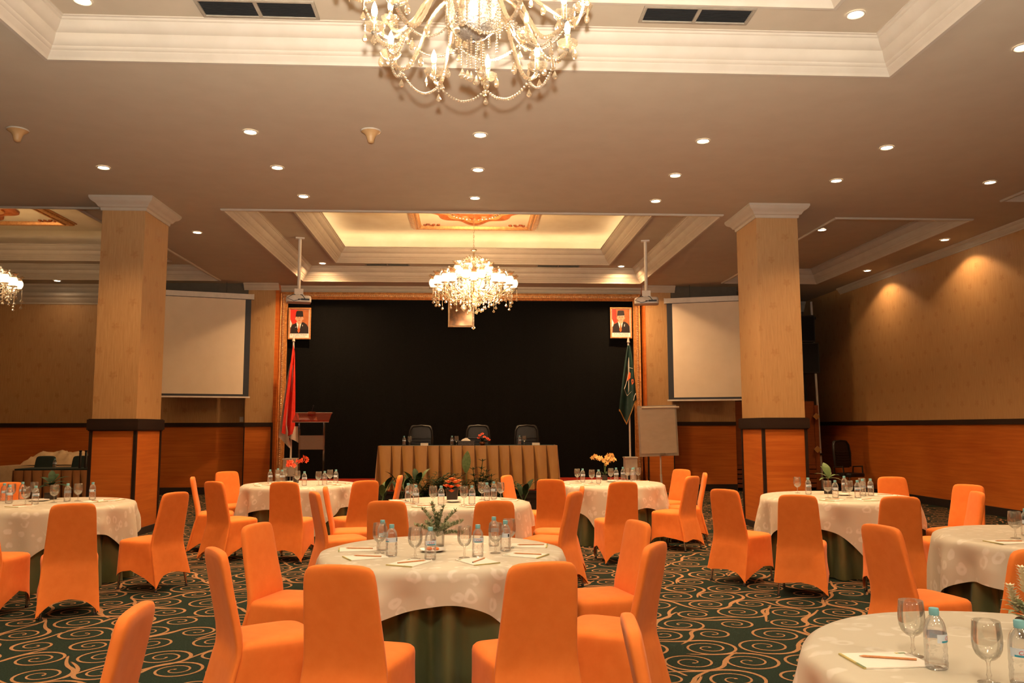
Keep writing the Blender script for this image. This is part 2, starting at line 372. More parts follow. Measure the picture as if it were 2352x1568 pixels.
# dark strips painted for the shaded ceiling gap and grey beam behind the screens
mb=MB(); mb.box(-8.2,-5.26,19.72,YB-.005,4.72,4.995); trim(mb,mBeamShade)
mb=MB(); mb.box(4.96,6.6,19.72,YB-.005,4.72,4.995); trim(mb,mBeamShade)

# pillars
def column(name,x0,x1,y0,y1,cap=True,label=None):
    e=bpy.data.objects.new(name,None); COL.objects.link(e); e.location=((x0+x1)/2,(y0+y1)/2,0); e['kind']='structure'
    hx,hy=(x1-x0)/2,(y1-y0)/2
    s=MB(); s.box(-hx,hx,-hy,hy,1.6,CZ); me=s.mesh('shaft',[mWall],0); me.transform(Matrix.Translation(e.location)); o=ob('shaft',me,parent=e); o.location=-e.location
    s=MB(); s.box(-hx-.005,hx+.005,-hy-.005,hy+.005,0,1.56); me=s.mesh('panel',[mWood],0); me.transform(Matrix.Translation(e.location)); o=ob('wood_panel',me,parent=e); o.location=-e.location
    s=MB()
    for sx in (-1,1):
        for sy in (-1,1): s.box(sx*hx-.022,sx*hx+.022,sy*hy-.022,sy*hy+.022,0,1.56)
    ob('corner_strip',s,mDark,e)
    s=MB(); s.box(-hx-.05,hx+.05,-hy-.05,hy+.05,1.54,1.69); s.box(-hx-.035,hx+.035,-hy-.035,hy+.035,1.525,1.7); ob('rail',s,mDark,e)
    s=MB(); s.box(-hx-.03,hx+.03,-hy-.03,hy+.03,0,.1); ob('plinth',s,mBase,e)
    if cap:
        s=MB(); pr=[(0,-.2),(.015,-.2),(.02,-.185),(.022,-.16),(.05,-.145),(.058,-.13),(.08,-.1),(.11,-.085),(.135,-.06),(.145,-.04),(.15,-.035),(.15,-.001)]
        s.grid(lambda i,j:[(-hx-pr[j][0],-hy-pr[j][0],CZ+pr[j][1]),(hx+pr[j][0],-hy-pr[j][0],CZ+pr[j][1]),(hx+pr[j][0],hy+pr[j][0],CZ+pr[j][1]),(-hx-pr[j][0],hy+pr[j][0],CZ+pr[j][1])][i],4,len(pr)-1,0,True)
        ob('capital',s,mTrim,e,smooth=30)
    return e
column('column',-5.47,-4.84,12.33,13.28); column('column',4.47,5.125,12.33,13.27)
def pilaster(x0,x1):
    e=bpy.data.objects.new('pilaster',None); COL.objects.link(e); e['kind']='structure'; y0,y1=19.72,YB-.004
    s=MB(); s.box(x0,x1,y0,y1,1.6,CZ-.001); ob('shaft',s,mWall,e,smooth=0)
    s=MB(); s.box(x0,x1,y0-.004,y1,0,1.6); ob('wood_panel',s,mWood,e,smooth=0)
    s=MB(); s.box(x0-.01,x1+.01,y0-.03,y1,RB,RT); ob('rail',s,mDark,e)
    s=MB(); s.box(x0-.012,x0+.012,y0-.012,y1,0,RB); s.box(x1-.012,x1+.012,y0-.012,y1,0,RB); ob('corner_strip',s,mDark,e)
    s=MB(); crown_run(s,'y',y0,x0-.1,x1+.1,-1,.8); ob('capital',s,mTrim,e,smooth=30)
pilaster(-5.25,-4.62); pilaster(4.33,4.95)
mb=MB(); mb.box(-4.62,-4.55,19.8,YB-.004,0,CZ-.002); trim(mb,mWood); mb=MB(); mb.box(4.28,4.33,19.8,YB-.004,0,CZ-.002); trim(mb,mWood)

# stage opening: black backdrop in a gilt beaded frame, low red stage
bd=MB(); bd.grid(lambda i,j:(-4.5+8.75*i/120,20.06+.008*sin(i*.9)+.004*sin(i*2.3),4.75*j/2),120,2)
tag(ob('backdrop',bd,mBack,smooth=80),'black fabric backdrop filling the gilt framed stage opening','backdrop')
fr=thing('gilt_surround','tall gilt beaded surround around the black stage backdrop','frame',(0,19.95,0))
def fbar(mb,pts):  # moulding running up, across and down; pts = profile (offset outward, forward)
    path=[(-4.37,0,(-1,0)),(-4.37,4.66,(-1,1)),(4.06,4.66,(1,1)),(4.06,0,(1,0))]
    mb.grid(lambda i,j:(path[i][0]+path[i][2][0]*pts[j][0],-pts[j][1],path[i][1]+path[i][2][1]*pts[j][0]),3,len(pts)-1)
s=MB(); fbar(s,[(0,-.06),(0,.0),(.015,.015),(.03,.0),(.05,.02),(.06,.045),(.12,.045),(.13,.02),(.155,.035),(.175,.02),(.18,-.06)]); ob('moulding',s,mGold,fr,smooth=30)
bm=MB(); bm.ball((0,0,0),.017,8,5); bme=bm.mesh('bead',[mGoldB],60)
s=MB()
for k in range(106):
    for x in (-4.46,4.15): s.ball((x,-.05,.04+k*.0445),.0165,6,4)
for k in range(192): s.ball((-4.46+k*.0449,-.05,4.75),.0165,6,4)
o=ob('bead_strip',s,mGoldB,fr,smooth=60); o['kind']='stuff'
st=thing('stage_platform','low stage with red carpet and dark stepped wooden front','stage',(-.15,16,0))
s=MB(); s.box(-3.85,3.85,.02,3.98,.02,.362); ob('carpet_top',s,mRed,st)
s=MB()
for k,(a,b,y) in enumerate(((0,.06,-.03),(.06,.1,-.015),(.1,.2,-.0),(.2,.23,-.02),(.23,.31,-.005),(.31,.355,-.03))): s.box(-3.87,3.87,y,.03,a,b)
ob('front_riser',s,mDark,st)

# ceiling medallions
def medallion(name,x,y,z,label):
    e=thing(name,label,'ceiling medallion',(x,y,z)); hx,hy=1.32,1.72
    s=MB(); sweep(s,-hx,hx,-hy,hy,[(-.06,0),(-.06,-.02),(-.03,-.025),(-.02,-.05),(.02,-.07),(.05,-.07),(.07,-.05),(.09,-.05),(.1,-.075),(.13,-.075),(.15,-.05),(.17,-.01),(.17,0)]); ob('frame',s,mGold,e,smooth=30)
    s=MB(); s.box(-hx+.1,hx-.1,-hy+.1,hy-.1,-.012,-.002); ob('panel',s,mCove,e)
    def lobes(sc,dz0,dz1,n=96):
        s=MB(); pr=[(1,dz0),(1.0,dz1+.015),(.97,dz1),(.9,dz1),(.86,dz1+.02),(.001,dz1+.02)]
        def P(i,j):
            a=2*PI*i/n; r=.62+.2*abs(cos(a))**6+.13*abs(sin(a))**6+.07*cos(8*a); r*=sc*pr[j][0]; return (r*cos(a)*1.28,r*sin(a)*1.62,pr[j][1])
        return s.grid(P,n,len(pr)-1,0,True)
    for k,(sc,a,b) in enumerate(((1.0,-.01,-.07),(.74,-.04,-.1),(.46,-.07,-.13))): ob('carved_lobe',lobes(sc,a,b),mGoldR if k!=1 else mGold,e,smooth=40)
    s=MB()
    for k in range(40):
        a=2*PI*k/40; s.ball((.52*cos(a),.66*sin(a),-.09),.03,6,4)
    ob('bead_ring',s,mGoldB,e)
    for sx in (-1,1):
        for sy in (-1,1):
            s=MB(); rr=random.Random(5)
            for k in range(16): s.ball((sx*(hx-.24-rr.random()*.32),sy*(hy-.2-rr.random()*.13),-.015),.02+.018*rr.random(),6,4)
            ob('corner_scroll',s,mGoldR,e)
    return e
medallion('ceiling_medallion',.12,16.08,5.95,'carved red gold medallion in the lit cove above the middle chandelier')
medallion('ceiling_medallion',-9.82,16.08,5.95,'carved red gold medallion in the left bay, partly behind the left pillar')

# downlights
def downl(): 
    e=bpy.data.objects.new('downlight',None); COL.objects.link(e)
    s=MB(); s.lathe([(.085,-.002),(.085,-.010),(.074,-.014),(.064,-.008),(.06,.012)],24); ob('trim_ring',s,mTrim,e)
    s=MB(); s.lathe([(.0005,-.006),(.063,-.006),(.066,.002)],24); ob('lamp_lens',s,mLamp,e)
    return e
DL=[(-2.549,9.434,CZ,'leftmost lit downlight of the row of three beside the funnel sounder'),(.131,9.41,CZ,'lit downlight straight below the near chandelier shadow, in the middle column'),(2.823,9.493,CZ,'lit downlight right of the chandelier shadow, between two columns of lights'),
(5.166,9.618,CZ,'upper of two downlights above the right pillar, nearest the viewer'),(-4.833,10.864,CZ,'lit downlight at left, above and beside the left pillar capital'),(-2.54,10.759,CZ,'second downlight down in the left column of three before the middle tray'),
(.121,10.73,CZ,'second downlight down in the middle column of three'),(2.828,10.856,CZ,'second downlight down in the right column of three before the middle tray'),(5.151,10.991,CZ,'downlight just above the right pillar capital'),(7.369,10.973,CZ,'downlight at far right in front of the small right bay tray'),
(-2.464,12.119,CZ,'downlight touching the near edge of the middle tray, left column'),(.091,12.098,CZ,'downlight at the near edge of the middle tray, above the chain'),(2.85,12.142,CZ,'downlight at the near edge of the middle tray, right column'),
(-4.785,14.502,CZ,'downlight just right of the left pillar beside the middle tray'),(6.186,13.834,CZ,'downlight in the right bay beside the tray edge, just right of the pillar'),(8.797,14.496,CZ,'wall washing downlight over the right wall, nearer one'),(8.816,17.511,CZ,'wall washing downlight over the right wall, farther one'),
(-9.603,19.5,CZ,'downlight near the left back wall beside the partly cropped chandelier'),(5.041,6.925,CZ,'downlight cut by the right picture edge, beside the near tray'),
(-3.329,18.674,CZ+.3,'downlight inside the middle tray at its far left corner'),(3.557,18.748,CZ+.3,'downlight inside the middle tray at its far right corner'),(3.513,6.967,CZ+.3,'downlight inside the near tray beside the right vent'),(-3.391,7.057,CZ+.3,'downlight inside the near tray cut by the top picture edge')]
d0=None
for x,y,z,l in DL:
    o=downl() if d0 is None else dup(d0)
    d0=d0 or o; o.location=(x,y,z); tag(o,l,'downlight','recessed ceiling downlights')
def spot(x,y,z,w,col=(1,.6,.3),ang=110,rad=.07,blend=.6):
    l=bpy.data.lights.new('downlight_beam','SPOT'); l.energy=w; l.color=col; l.spot_size=R(ang); l.spot_blend=blend; l.shadow_soft_size=rad
    o=bpy.data.objects.new('downlight_beam',l); COL.objects.link(o); o.location=(x,y,z); return o
PW_D=150
for x,y,z,l in DL:
    ww = x>8
    spot(x,y,z-.03,PW_D*(.34 if ww else 2.2 if (y>18 and abs(x)<5) else 1.3 if (y>12 and abs(x)<5) else .05 if x<-9 else 1),ang=128 if ww else 160 if y>18 else 118,blend=.3 if ww else 1 if y>18 else .8,rad=.05)
PW_N=430
for x in (-5,.1,5.2): # unseen soft spots added for ambient, merging the downlight grid assumed behind the viewer
    for y in (-3,0): spot(x,y,CZ-.04,PW_N,(1,.76,.5),150,.35)
for y in (2.4,5,8): spot(8.75,y,CZ-.04,PW_D*.15)  # extra unseen beams along the right wall, added for ambient
for y in (3,6): spot(-5,y,CZ-.04,PW_D)  # ambient beams added on the left too, out of view, no fixtures

# sounders, vents
s=MB(); s.lathe([(.115,0),(.12,-.006),(.115,-.018)],24,m=0); s.lathe([(.112,-.018),(.095,-.03),(.066,-.05),(.05,-.08),(.042,-.115),(.036,-.135),(.022,-.148),(.0005,-.15)],24,m=1)
o1=ob('ceiling_sounder',s,[mTrim,mTan],loc=(-5.21,9.488,CZ)); tag(o1,'tan funnel shaped sounder on the ceiling at the left picture edge','sounder','funnel ceiling sounders')
o=o1.copy(); COL.objects.link(o); o.location=(-1.142,9.34,CZ); o['label']='tan funnel shaped sounder on the ceiling left of the chandelier shadow'
def vent(x0,x1,y0,y1,z,label,n=9):
    e=thing('air_vent',label,'vent',((x0+x1)/2,(y0+y1)/2,z),0,'ceiling air vents'); a,b=(x1-x0)/2,(y1-y0)/2
    s=MB(); sweep(s,-a,a,-b,b,[(0,-.002),(0,-.014),(.006,-.018),(.03,-.016),(.034,.02)]); s.box(-.016,.016,-b+.02,b-.02,-.016,-.004); ob('frame',s,mGrey,e)
    s=MB(); s.box(-a+.02,a-.02,-b+.02,b-.02,-.003,-.001); ob('duct_shade_sheet',s,mDuctShade,e)  # flat near-black sheet stands in for the shade inside the duct
    for sx in (-1,1):
        s=MB(); x=sx*a/2
        for k in range(n):
            yy=-b+.045+k*(2*b-.09)/(n-1); s.add([(x-a/2+.025,yy-.009,-.016),(x+a/2-.025,yy-.009,-.016),(x+a/2-.025,yy+.009,-.005),(x-a/2+.025,yy+.009,-.005)],[(0,1,2,3)])
        ob('louvre_bank',s,mGrey,e,smooth=0)
vent(-2.42,-1.37,6.97,7.29,CZ+.3,'grey louvred vent in the near tray, left of the chandelier'); vent(1.56,2.58,6.9,7.2,CZ+.3,'grey louvred vent in the near tray, right of the chandelier')
vent(-2.37,-1.36,18.62,18.9,CZ+.3,'thin grey vent in the middle tray, left of the hanging chandelier',7)
vent(1.57,2.59,18.62,18.9,CZ+.3,'thin grey vent in the middle tray, right of the hanging chandelier',7)
# ------------------------------------------------------------------ chairs
def sg(x,p): return math.copysign(abs(x)**p,x)
def chair_proto(arch,lift):
    # local +Y is the way the sitter faces; lift = how far the hem rides up at rear-left, rear-right, front-left, front-right
    rows=[(.932,.085,-.290,.022),(.931,.12,-.296,.034),(.924,.146,-.302,.046),(.91,.162,-.305,.054),(.888,.171,-.305,.058),(.85,.177,-.299,.06),(.78,.182,-.285,.058),(.7,.187,-.268,.056),(.6,.194,-.246,.056),(.52,.2,-.23,.056),(.46,.206,-.222,.05),(.41,.212,-.222,.04)]
    n=40; K=len(rows); V=9
    def P(i,j):
        a=2*PI*i/n; c,s_=cos(a),sin(a)
        if j<K:
            z,hw,y,th=rows[j]; x=hw*sg(c,.42); yy=y+th/2+th/2*sg(s_,.55)
            if s_<0: yy+=.014*(1-(x/hw)**2)*min(1,max(0,(.93-z)/.1))     # sitter's hollow shows on the rear as a soft dish
            z+= .004*(1-(x/hw)**2)
            return (x,yy,z)
        v=(j-K+1)/V; hw=.212+.024*v; x=hw*sg(c,.42); u=min(1,abs(x)/hw)
        lf=lift[0] if x<0 else lift[1]; hem=.018+lf*u**3+arch*(1-u**2.4)
        z=.41+(hem-.41)*v; w_=min(1,(.41-z)/.39); yr=-.222-.105*w_*(.6+.4*u**2) if w_>0 else -.222; th=.04
        return (x,yr+th/2+th/2*sg(s_,.55),z)
    b=MB(); b.grid(P,n,K-1+V,0,True); b.poly([P(i,0) for i in range(n)])
    s=MB(); n2=56; top=[(.001,.487),(.5,.486),(.8,.482),(.93,.474),(.985,.461),(1.0,.445),(1.0,.425)]; V2=10; K2=len(top)
    def Q(i,j):
        a=2*PI*i/n2; pe=.36 if sin(a)>0 else .16; cx,cy=sg(cos(a),pe),sg(sin(a),pe); k=(min(abs(cx),abs(cy))/max(abs(cx),abs(cy)))**2.2
        if j<K2:
            r,z=top[j]; x=cx*r*(.222-.01*max(0,-cy)); y=.02+cy*r*.222
            return (x,y,z)
        v=(j-K2+1)/V2
        li=(0 if cx<0 else 1) if cy<0 else (2 if cx<0 else 3)
        hem=.02+lift[li]*k+(arch+.03)*(1-k)
        if cy<-.8 and abs(cx)<.9: hem+=.12
        z=.425+(hem-.425)*v
        hx=.222-.01*max(0,-cy); pull=1-.05*(1-k)*sin(PI*min(1,v*1.1))
        x=cx*(hx+.012*v)*pull*(1.01 if cy<-.5 else 1)
        y0=.02+cy*.222; y1=.02+(cy*.232 if cy>0 else cy*(.325-.1*(1-k))); w_=max(0,min(1,(.425-z)/.405)); y=y0+(y1-y0)*(v**1.2 if cy>0 else w_)
        if cy>.8: y-=.02*(1-k)*sin(PI*v)
        return (x,y,z)
    s.grid(Q,n2,K2-1+V2,0,True)
    legs=[]
    for (x0,y0,x1,y1) in ((-.172,-.19,-.2,-.268),(.172,-.19,.2,-.268),(-.17,.185,-.192,.212),(.17,.185,.192,.212)):
        l=MB(); l.tube([(x0,y0,.42),(x1,y1,.022)],.0105,8); l.lathe([(.0005,0),(.014,0),(.014,.02),(.011,.024)],10,(x1,y1,0),1); legs.append(l)
    return b.mesh('backrest',[mOrange],55),s.mesh('seat',[mOrange],55),[l.mesh('leg',[mMetal,mBlack],40) for l in legs]
protos=[chair_proto(.13,(0,0,0,0)),chair_proto(.12,(.11,.02,.06,.1)),chair_proto(.15,(.03,.1,.1,.05))]
G_ch='orange covered banquet chairs'
def chair(px,py,phi,label,var=0,h=1.0):
    # (px,py) is the middle of the top edge of the backrest, phi the way the chair faces
    a=R(phi); bx,by=px+.285*cos(a),py+.285*sin(a)
    e=thing('banquet_chair',label,'chair',(bx,by,0),a-PI/2,G_ch); bk,st,lg=protos[var]
    ob('backrest',bk,parent=e); ob('seat',st,parent=e)
    for l in lg: ob('leg',l,parent=e)
    if h!=1: e.scale=(h,h,h)
    return e
CH=[(-.59,3.89,75,'orange covered chair with back to viewer, front left of the nearest middle table',0),(.35,3.91,105,'orange covered chair with back to viewer, front right of the nearest middle table',0),
(-1.32,4.46,31,'orange covered chair seen edge-on at left of the nearest middle table, nearer of two',0),(-1.40,5.62,-17,'orange covered chair with lit front at far left of the nearest middle table',0),
(1.02,4.5,149,'orange covered chair seen edge-on at right of the nearest middle table, nearer of two',0),(1.15,5.58,194,'orange covered chair with lit front at far right of the nearest middle table',0),
(-.70,7.24,78,'orange chair back behind the nearest table, left one of two before the middle table',0),(.23,7.17,100,'orange chair back behind the nearest table, right one of two before the middle table',0),
(-1.52,8.32,24,'orange chair facing right at left of the second middle table, nearer of two',0),(-1.53,9.0,8,'orange chair facing right at left of the second middle table, farther of two',0),
(1.05,8.11,150,'orange chair facing left at right of the second middle table, nearer of two',0),(1.22,8.81,172,'orange chair facing left at right of the second middle table, farther of two',0),
(-2.15,9.88,82,'orange chair with back to viewer, straight before the table with red orchids',0),(-1.22,10.03,124,'orange chair turned left at the right front of the table with red orchids',0),
(-3.01,10.04,54,'orange chair with back to viewer, left front of the table with red orchids',0),(-3.52,12.35,-50,'orange chair with lit front at far left of the table with red orchids',0),
(-3.57,10.98,14,'orange chair seen edge-on at far left of the red orchid table, tallest sliver',0),(-.89,11.08,178,'thin edge-on orange chair at right of the table with red orchids',0),
(1.0,10.08,70,'orange chair with back to viewer, left front of the table with yellow orchids',0),(1.79,9.53,98,'orange chair with back to viewer, straight before the table with yellow orchids',0),
(2.88,10.54,136,'orange chair turned left at the right front of the yellow orchid table',1),(3.2,12.3,212,'orange chair with lit front at far right of the yellow orchid table',0),
(3.27,11.31,168,'thin edge-on orange chair rightmost at the yellow orchid table',1),(.5,10.95,-25,'orange chair with lit front at the left of the yellow orchid table',0),
(3.05,7.58,64,'orange chair with back to viewer, chrome leg showing, left before right pillar table',1),(3.89,7.32,80,'orange chair with back to viewer, right front of the right pillar table',0),
(2.59,8.32,36,'orange chair with chrome legs showing, at left of the right pillar table',1),(5.32,10.2,-100,'orange chair facing the viewer behind the right pillar table',0),
(5.43,8.77,207,'orange chair with lit front at right of the right pillar table',0),(4.93,7.82,166,'edge-on orange chair sliver just right of the lit chair by the right wall',0),
(-3.31,7.2,116,'orange chair with back to viewer, before the left pillar table',0),(-2.87,8.38,156,'orange chair facing left beside the left pillar table, alone in the aisle',2),
(-4.09,7.15,86,'orange chair cut by the left picture edge, before the left pillar table',0),(-5.42,10.1,-55,'orange chair back behind the left pillar table at the left picture edge',0),
(2.63,5.22,14,'orange chair facing right between the right edge table and bottom right table',0),(2.93,4.16,100,'orange chair back cut by the right picture edge',0),
(.525,2.75,-6,'slim edge-on orange chair cut by the bottom edge, left of the bottom right table',0),(-1.16,3.05,184,'orange chair cut by the bottom edge at lower left, facing left',0)]
for c in CH: chair(*c)

# ------------------------------------------------------------------ round tables with cloths
ZT=.79
def round_table(x,y,r,skirt_label,cloth_label,th0=0,a=.96,seed=0,green=1.0):
    rr=random.Random(seed); ph=[rr.uniform(0,6.28) for _ in range(6)]
    e=thing('round_table',skirt_label,'table',(x,y,0),0,'round banquet tables')
    s=MB(); s.lathe([(.0005,.755),(r-.05,.755),(r-.05,.775),(r-.06,.782),(.0005,.782)],48); ob('tabletop',s,mGate,e)
    s=MB(); s.lathe([(.28,0),(.28,.03),(.06,.05),(.05,.4),(.05,.755)],20); ob('pedestal',s,mBlack,e)
    s=MB(); n=264
    def P(i,j):
        t=2*PI*i/n; v=j/10; amp=.012+.085*v**.6
        f=sin(17*t+ph[0]+.9*sin(3*t+ph[1]))+.35*sin(27*t+ph[2])
        q=r-.055+.035*v+amp*f*.62; return (q*cos(t),q*sin(t),.778-.772*v)
    s.grid(P,n,10,0,True); ob('skirt',s,mGreen,e,smooth=70)
    c=MB(); n=192; tops=[.001,.25,.5,.75,.93,1.0]; H=14
    def d(t):
        u=t-th0; p=14; return a/((abs(cos(u))**p+abs(sin(u))**p)**(1/p))
    def C(i,j):
        t=2*PI*i/n
        if j<len(tops):
            q=r*tops[j]; return (x+q*cos(t),y+q*sin(t),ZT-(.004 if j==5 else 0)),(q*cos(t),q*sin(t))
        v=(j-len(tops)+1)/H; L=d(t)-r+.012*sin(7*t+ph[3])
        sN=v*L; amp=min(.085,.035+.14*max(0,L-.18))*min(1,v*1.5)*min(1,sN*5+.2)
        f=cos(11*t+ph[4]+.6*sin(2*t))+.6*cos(17*t+ph[5])
        q=r+.022+.02*min(1,sN*20)+.05*sN+amp*f*.55
        drop=sN-.012 if sN>.012 else sN*.3
        fl=r+sN; return (x+q*cos(t),y+q*sin(t),ZT-.006-drop),(fl*cos(t),fl*sin(t))
    vs=[];uv=[]
    J=len(tops)-1+H
    for j in range(J+1):
        for i in range(n):
            p,u=C(i,j); vs.append(p); uv.append((u[0]+seed*.37,u[1]+seed*.21))
    c.add(vs,[(j*n+i,j*n+(i+1)%n,(j+1)*n+(i+1)%n,(j+1)*n+i) for j in range(J) for i in range(n)]); c.uv=uv
    o=ob('tablecloth',c,mCloth,smooth=70); tag(o,cloth_label,'tablecloth','beige damask overlay cloths')
TB={'T1':(-.16,5.36),'T2':(-.13,8.74),'T3':(-2.34,11.74),'T4':(1.97,11.58),'T5':(4.13,9.14),'T6':(-4.33,8.95),'T7':(4.12,5.68),'T8':(1.93,2.74)}
round_table(*TB['T1'],.735,'round table in green satin skirt, nearest in the middle','beige damask cloth on the nearest middle table, arched front hem',0,.93,1)
round_table(*TB['T2'],.745,'round table in green satin skirt, second one in the middle','beige damask cloth on the second middle table, holding orange roses',R(4),1.0,2)
round_table(*TB['T3'],.755,'round table in green skirt holding the red orchids, left','beige damask cloth on the red orchid table, pointed corners hanging',R(-22),1.04,3)
round_table(*TB['T4'],.735,'round table in green skirt holding the yellow orchids','beige damask cloth on the yellow orchid table, pointed corners hanging',R(30),1.03,4)
round_table(*TB['T5'],.79,'round table in green skirt before the right pillar','beige damask cloth on the right pillar table, corner point toward viewer',R(43),1.05,5)
round_table(*TB['T6'],.76,'round table in green skirt before the left pillar','beige damask cloth on the left pillar table, corner point toward viewer',R(47),1.03,6)
round_table(*TB['T7'],.735,'round table in green skirt cut by the right picture edge','beige damask cloth on the right edge table behind the bottom right one',R(25),1.0,7)
round_table(*TB['T8'],.735,'round table at the bottom right corner of the picture','beige damask cloth on the bottom right corner table, seen from above',R(15),.98,8)

# ------------------------------------------------------------------ things on the tables
WHERE={'T1':'the nearest middle table','T2':'the second middle table','T3':'the red orchid table','T4':'the yellow orchid table','T5':'the right pillar table','T6':'the left pillar table','T7':'the right edge table','T8':'the bottom right table'}
def text_mesh(txt,size,bend=None,ital=.0,mat=None):
    cu=bpy.data.curves.new('t','FONT'); cu.body=txt; cu.size=size; cu.align_x='CENTER'; cu.shear=ital; cu.resolution_u=3
    o=bpy.data.objects.new('t',cu); COL.objects.link(o); bpy.context.view_layer.update()
    me=bpy.data.meshes.new_from_object(o.evaluated_get(bpy.context.evaluated_depsgraph_get())); v=[tuple(p.co) for p in me.vertices]; f=[tuple(p.vertices) for p in me.polygons]
    bpy.data.objects.remove(o); bpy.data.curves.remove(cu); bpy.data.meshes.remove(me); return v,f
def bottle_meshes():
    b=MB(); pr=[(.001,.003),(.018,.004),(.022,.0),(.029,.002),(.0315,.008),(.0318,.016)]
    for k in range(5):
        z=.022+k*.012; pr+=[(.0318,z),(.0302,z+.006)]
    pr+=[(.0315,.084),(.0316,.112),(.0312,.118),(.0306,.124),(.0295,.132),(.0268,.143),(.0222,.153),(.0165,.161),(.0132,.166),(.0125,.176)]
    pr=[(r*1.09,z) for r,z in pr]
    n=20
    def P(i,j):
        r,z=pr[j]; a=2*PI*i/n; r+= .0019*sin(a*7+z*260) if .02<z<.082 else 0; return (r*cos(a),r*sin(a),z)
    b.grid(P,n,len(pr)-1,0,True)
    c=MB(); c.lathe([(.0142,.166),(.0148,.168),(.0152,.171),(.0152,.186),(.0142,.1885),(.0005,.189)],18)
    l=MB(); rr=.0350
    def band(a0,a1,z0,z1,r,m,k=14):
        l.grid(lambda i,j:(r*sin(a0+(a1-a0)*i/k),-r*cos(a0+(a1-a0)*i/k),(z0,z1)[j]),k,1,m)
    band(-1.15,2.6,.086,.112,rr,0,24); band(-.75,.75,.087,.0925,rr+.0003,2); band(2.2,2.5,.09,.108,rr+.0003,3,3)
    v,f=text_mesh('Club',.0165,ital=.25); l.add([((rr+.0007)*sin(x/rr),-(rr+.0007)*cos(x/rr),.0945+y) for x,y,z in v],f,1)
    return b.mesh('body',[mPet],60),c.mesh('cap',[mCap],40),l.mesh('label',[mLabel,mLabRed,mLabBlue,mLead],0)
bM=bottle_meshes()
def bottle(x,y,z,rz,label,group):
    e=thing('water_bottle',label,'bottle',(x,y,z),rz,group); ob('body',bM[0],parent=e); ob('cap',bM[1],parent=e); ob('label',bM[2],parent=e); return e
g=MB(); g.lathe([(.0005,.0),(.031,.0),(.033,.002),(.031,.004),(.014,.007),(.007,.011),(.0055,.018),(.0085,.024),(.0065,.031),(.0048,.042),(.0052,.058),(.0085,.066),(.02,.071),(.033,.083),(.0405,.1),(.0433,.12),(.0428,.14),(.0408,.162),(.0388,.184),(.0381,.1845),(.0398,.162),(.0418,.14),(.0423,.12),(.0393,.1),(.0315,.084),(.018,.0745),(.0005,.071)],24)
gM=g.mesh('goblet',[mGlass],60)
def goblet(x,y,z,label,group):
    o=ob('goblet',gM,loc=(x,y,z)); tag(o,label,'glass',group); return o
s=MB(); s.box(-.118,.118,-.084,.084,0,.0045,0); s.box(.082,.108,.06,.074,.0044,.0047,1); s.box(.072,.084,.06,.074,.0044,.0047,2); padP=s.mesh('pages',[mPaper,mPadG,mPadY],0)
s=MB(); s.box(-.1195,-.111,-.0845,.0845,.0001,.0052,0); s.box(-.1195,-.111,-.0845,-.03,.0052,.0054,1); padE=s.mesh('binding',[mPadY,mPadG],0)
s=MB(); s.tube([(0,-.088,.0037),(0,.074,.0037)],.0037,6); s.tube([(0,.074,.0037),(0,.085,.0037)],[.0037,.0011],6); penW=s.mesh('shaft',[mPencil],0)
s=MB(); s.tube([(0,.085,.0037),(0,.0885,.0037)],[.0011,.0003],6); s.tube([(0,-.0885,.0037),(0,-.088,.0037)],[.003,.0036],6); penL=s.mesh('lead',[mLead],0)
def pad(x,y,rz,prz,labs,ox=.01,oy=.005):
    e=thing('notepad',labs[0],'notepad',(x,y,ZT+.0008),rz,'notepads'); ob('pages',padP,parent=e); ob('binding',padE,parent=e)
    e=thing('pencil',labs[1],'pencil',(x+ox,y+oy,ZT+.0056),prz,'wooden pencils'); ob('shaft',penW,parent=e); ob('lead',penL,parent=e)
def plate(x,y,z,r,label,label2=None):
    s=MB(); s.lathe([(.0005,0),(r*.55,0),(r*.6,.003),(r,.014),(r*.985,.017),(r*.6,.007),(.0005,.005)],32); o=ob('saucer',s,mPlate,loc=(x,y,z)); tag(o,label,'plate','white saucers')
    if label2:
        for k,(dx,dy) in enumerate(((-.02,.006),(.022,-.004))):
            s=MB(); s.ball((0,0,0),.02,10,6,0,.55); o=ob('snack',s,mSnack,loc=(x+dx,y+dy,z+.0165)); tag(o,label2[k],'snack','orange snacks on the saucer')
BT={'T1':[(-0.54,5.34),(-0.46,5.1),(-0.22,4.95),(0.06,5.05),(0.17,5.48),(0.235,5.26)],'T2':[(-0.63,8.83),(-0.53,8.53),(-0.27,8.41),(0.04,8.43),(0.2,8.86),(0.28,9.03)],
'T3':[(-2.78,11.86),(-2.75,12.2),(-2.6,11.8),(-2.2,11.33),(-1.94,11.39),(-1.85,11.78)],'T4':[(1.62,11.7),(1.8,11.41),(2.14,11.94),(2.27,12.1),(2.36,11.84),(2.41,12.01)],
'T5':[(3.9,9.37),(4.0,8.89),(4.45,9.64),(4.24,8.87),(4.41,9.1),(4.52,9.14)],'T6':[(-4.96,9.2),(-4.75,8.91),(-4.88,9.41),(-4.42,8.78),(-4.26,9.12),(-4.08,9.3)],'T7':[(3.95,5.73)],'T8':[(1.5,2.65),(1.66,2.47)]}
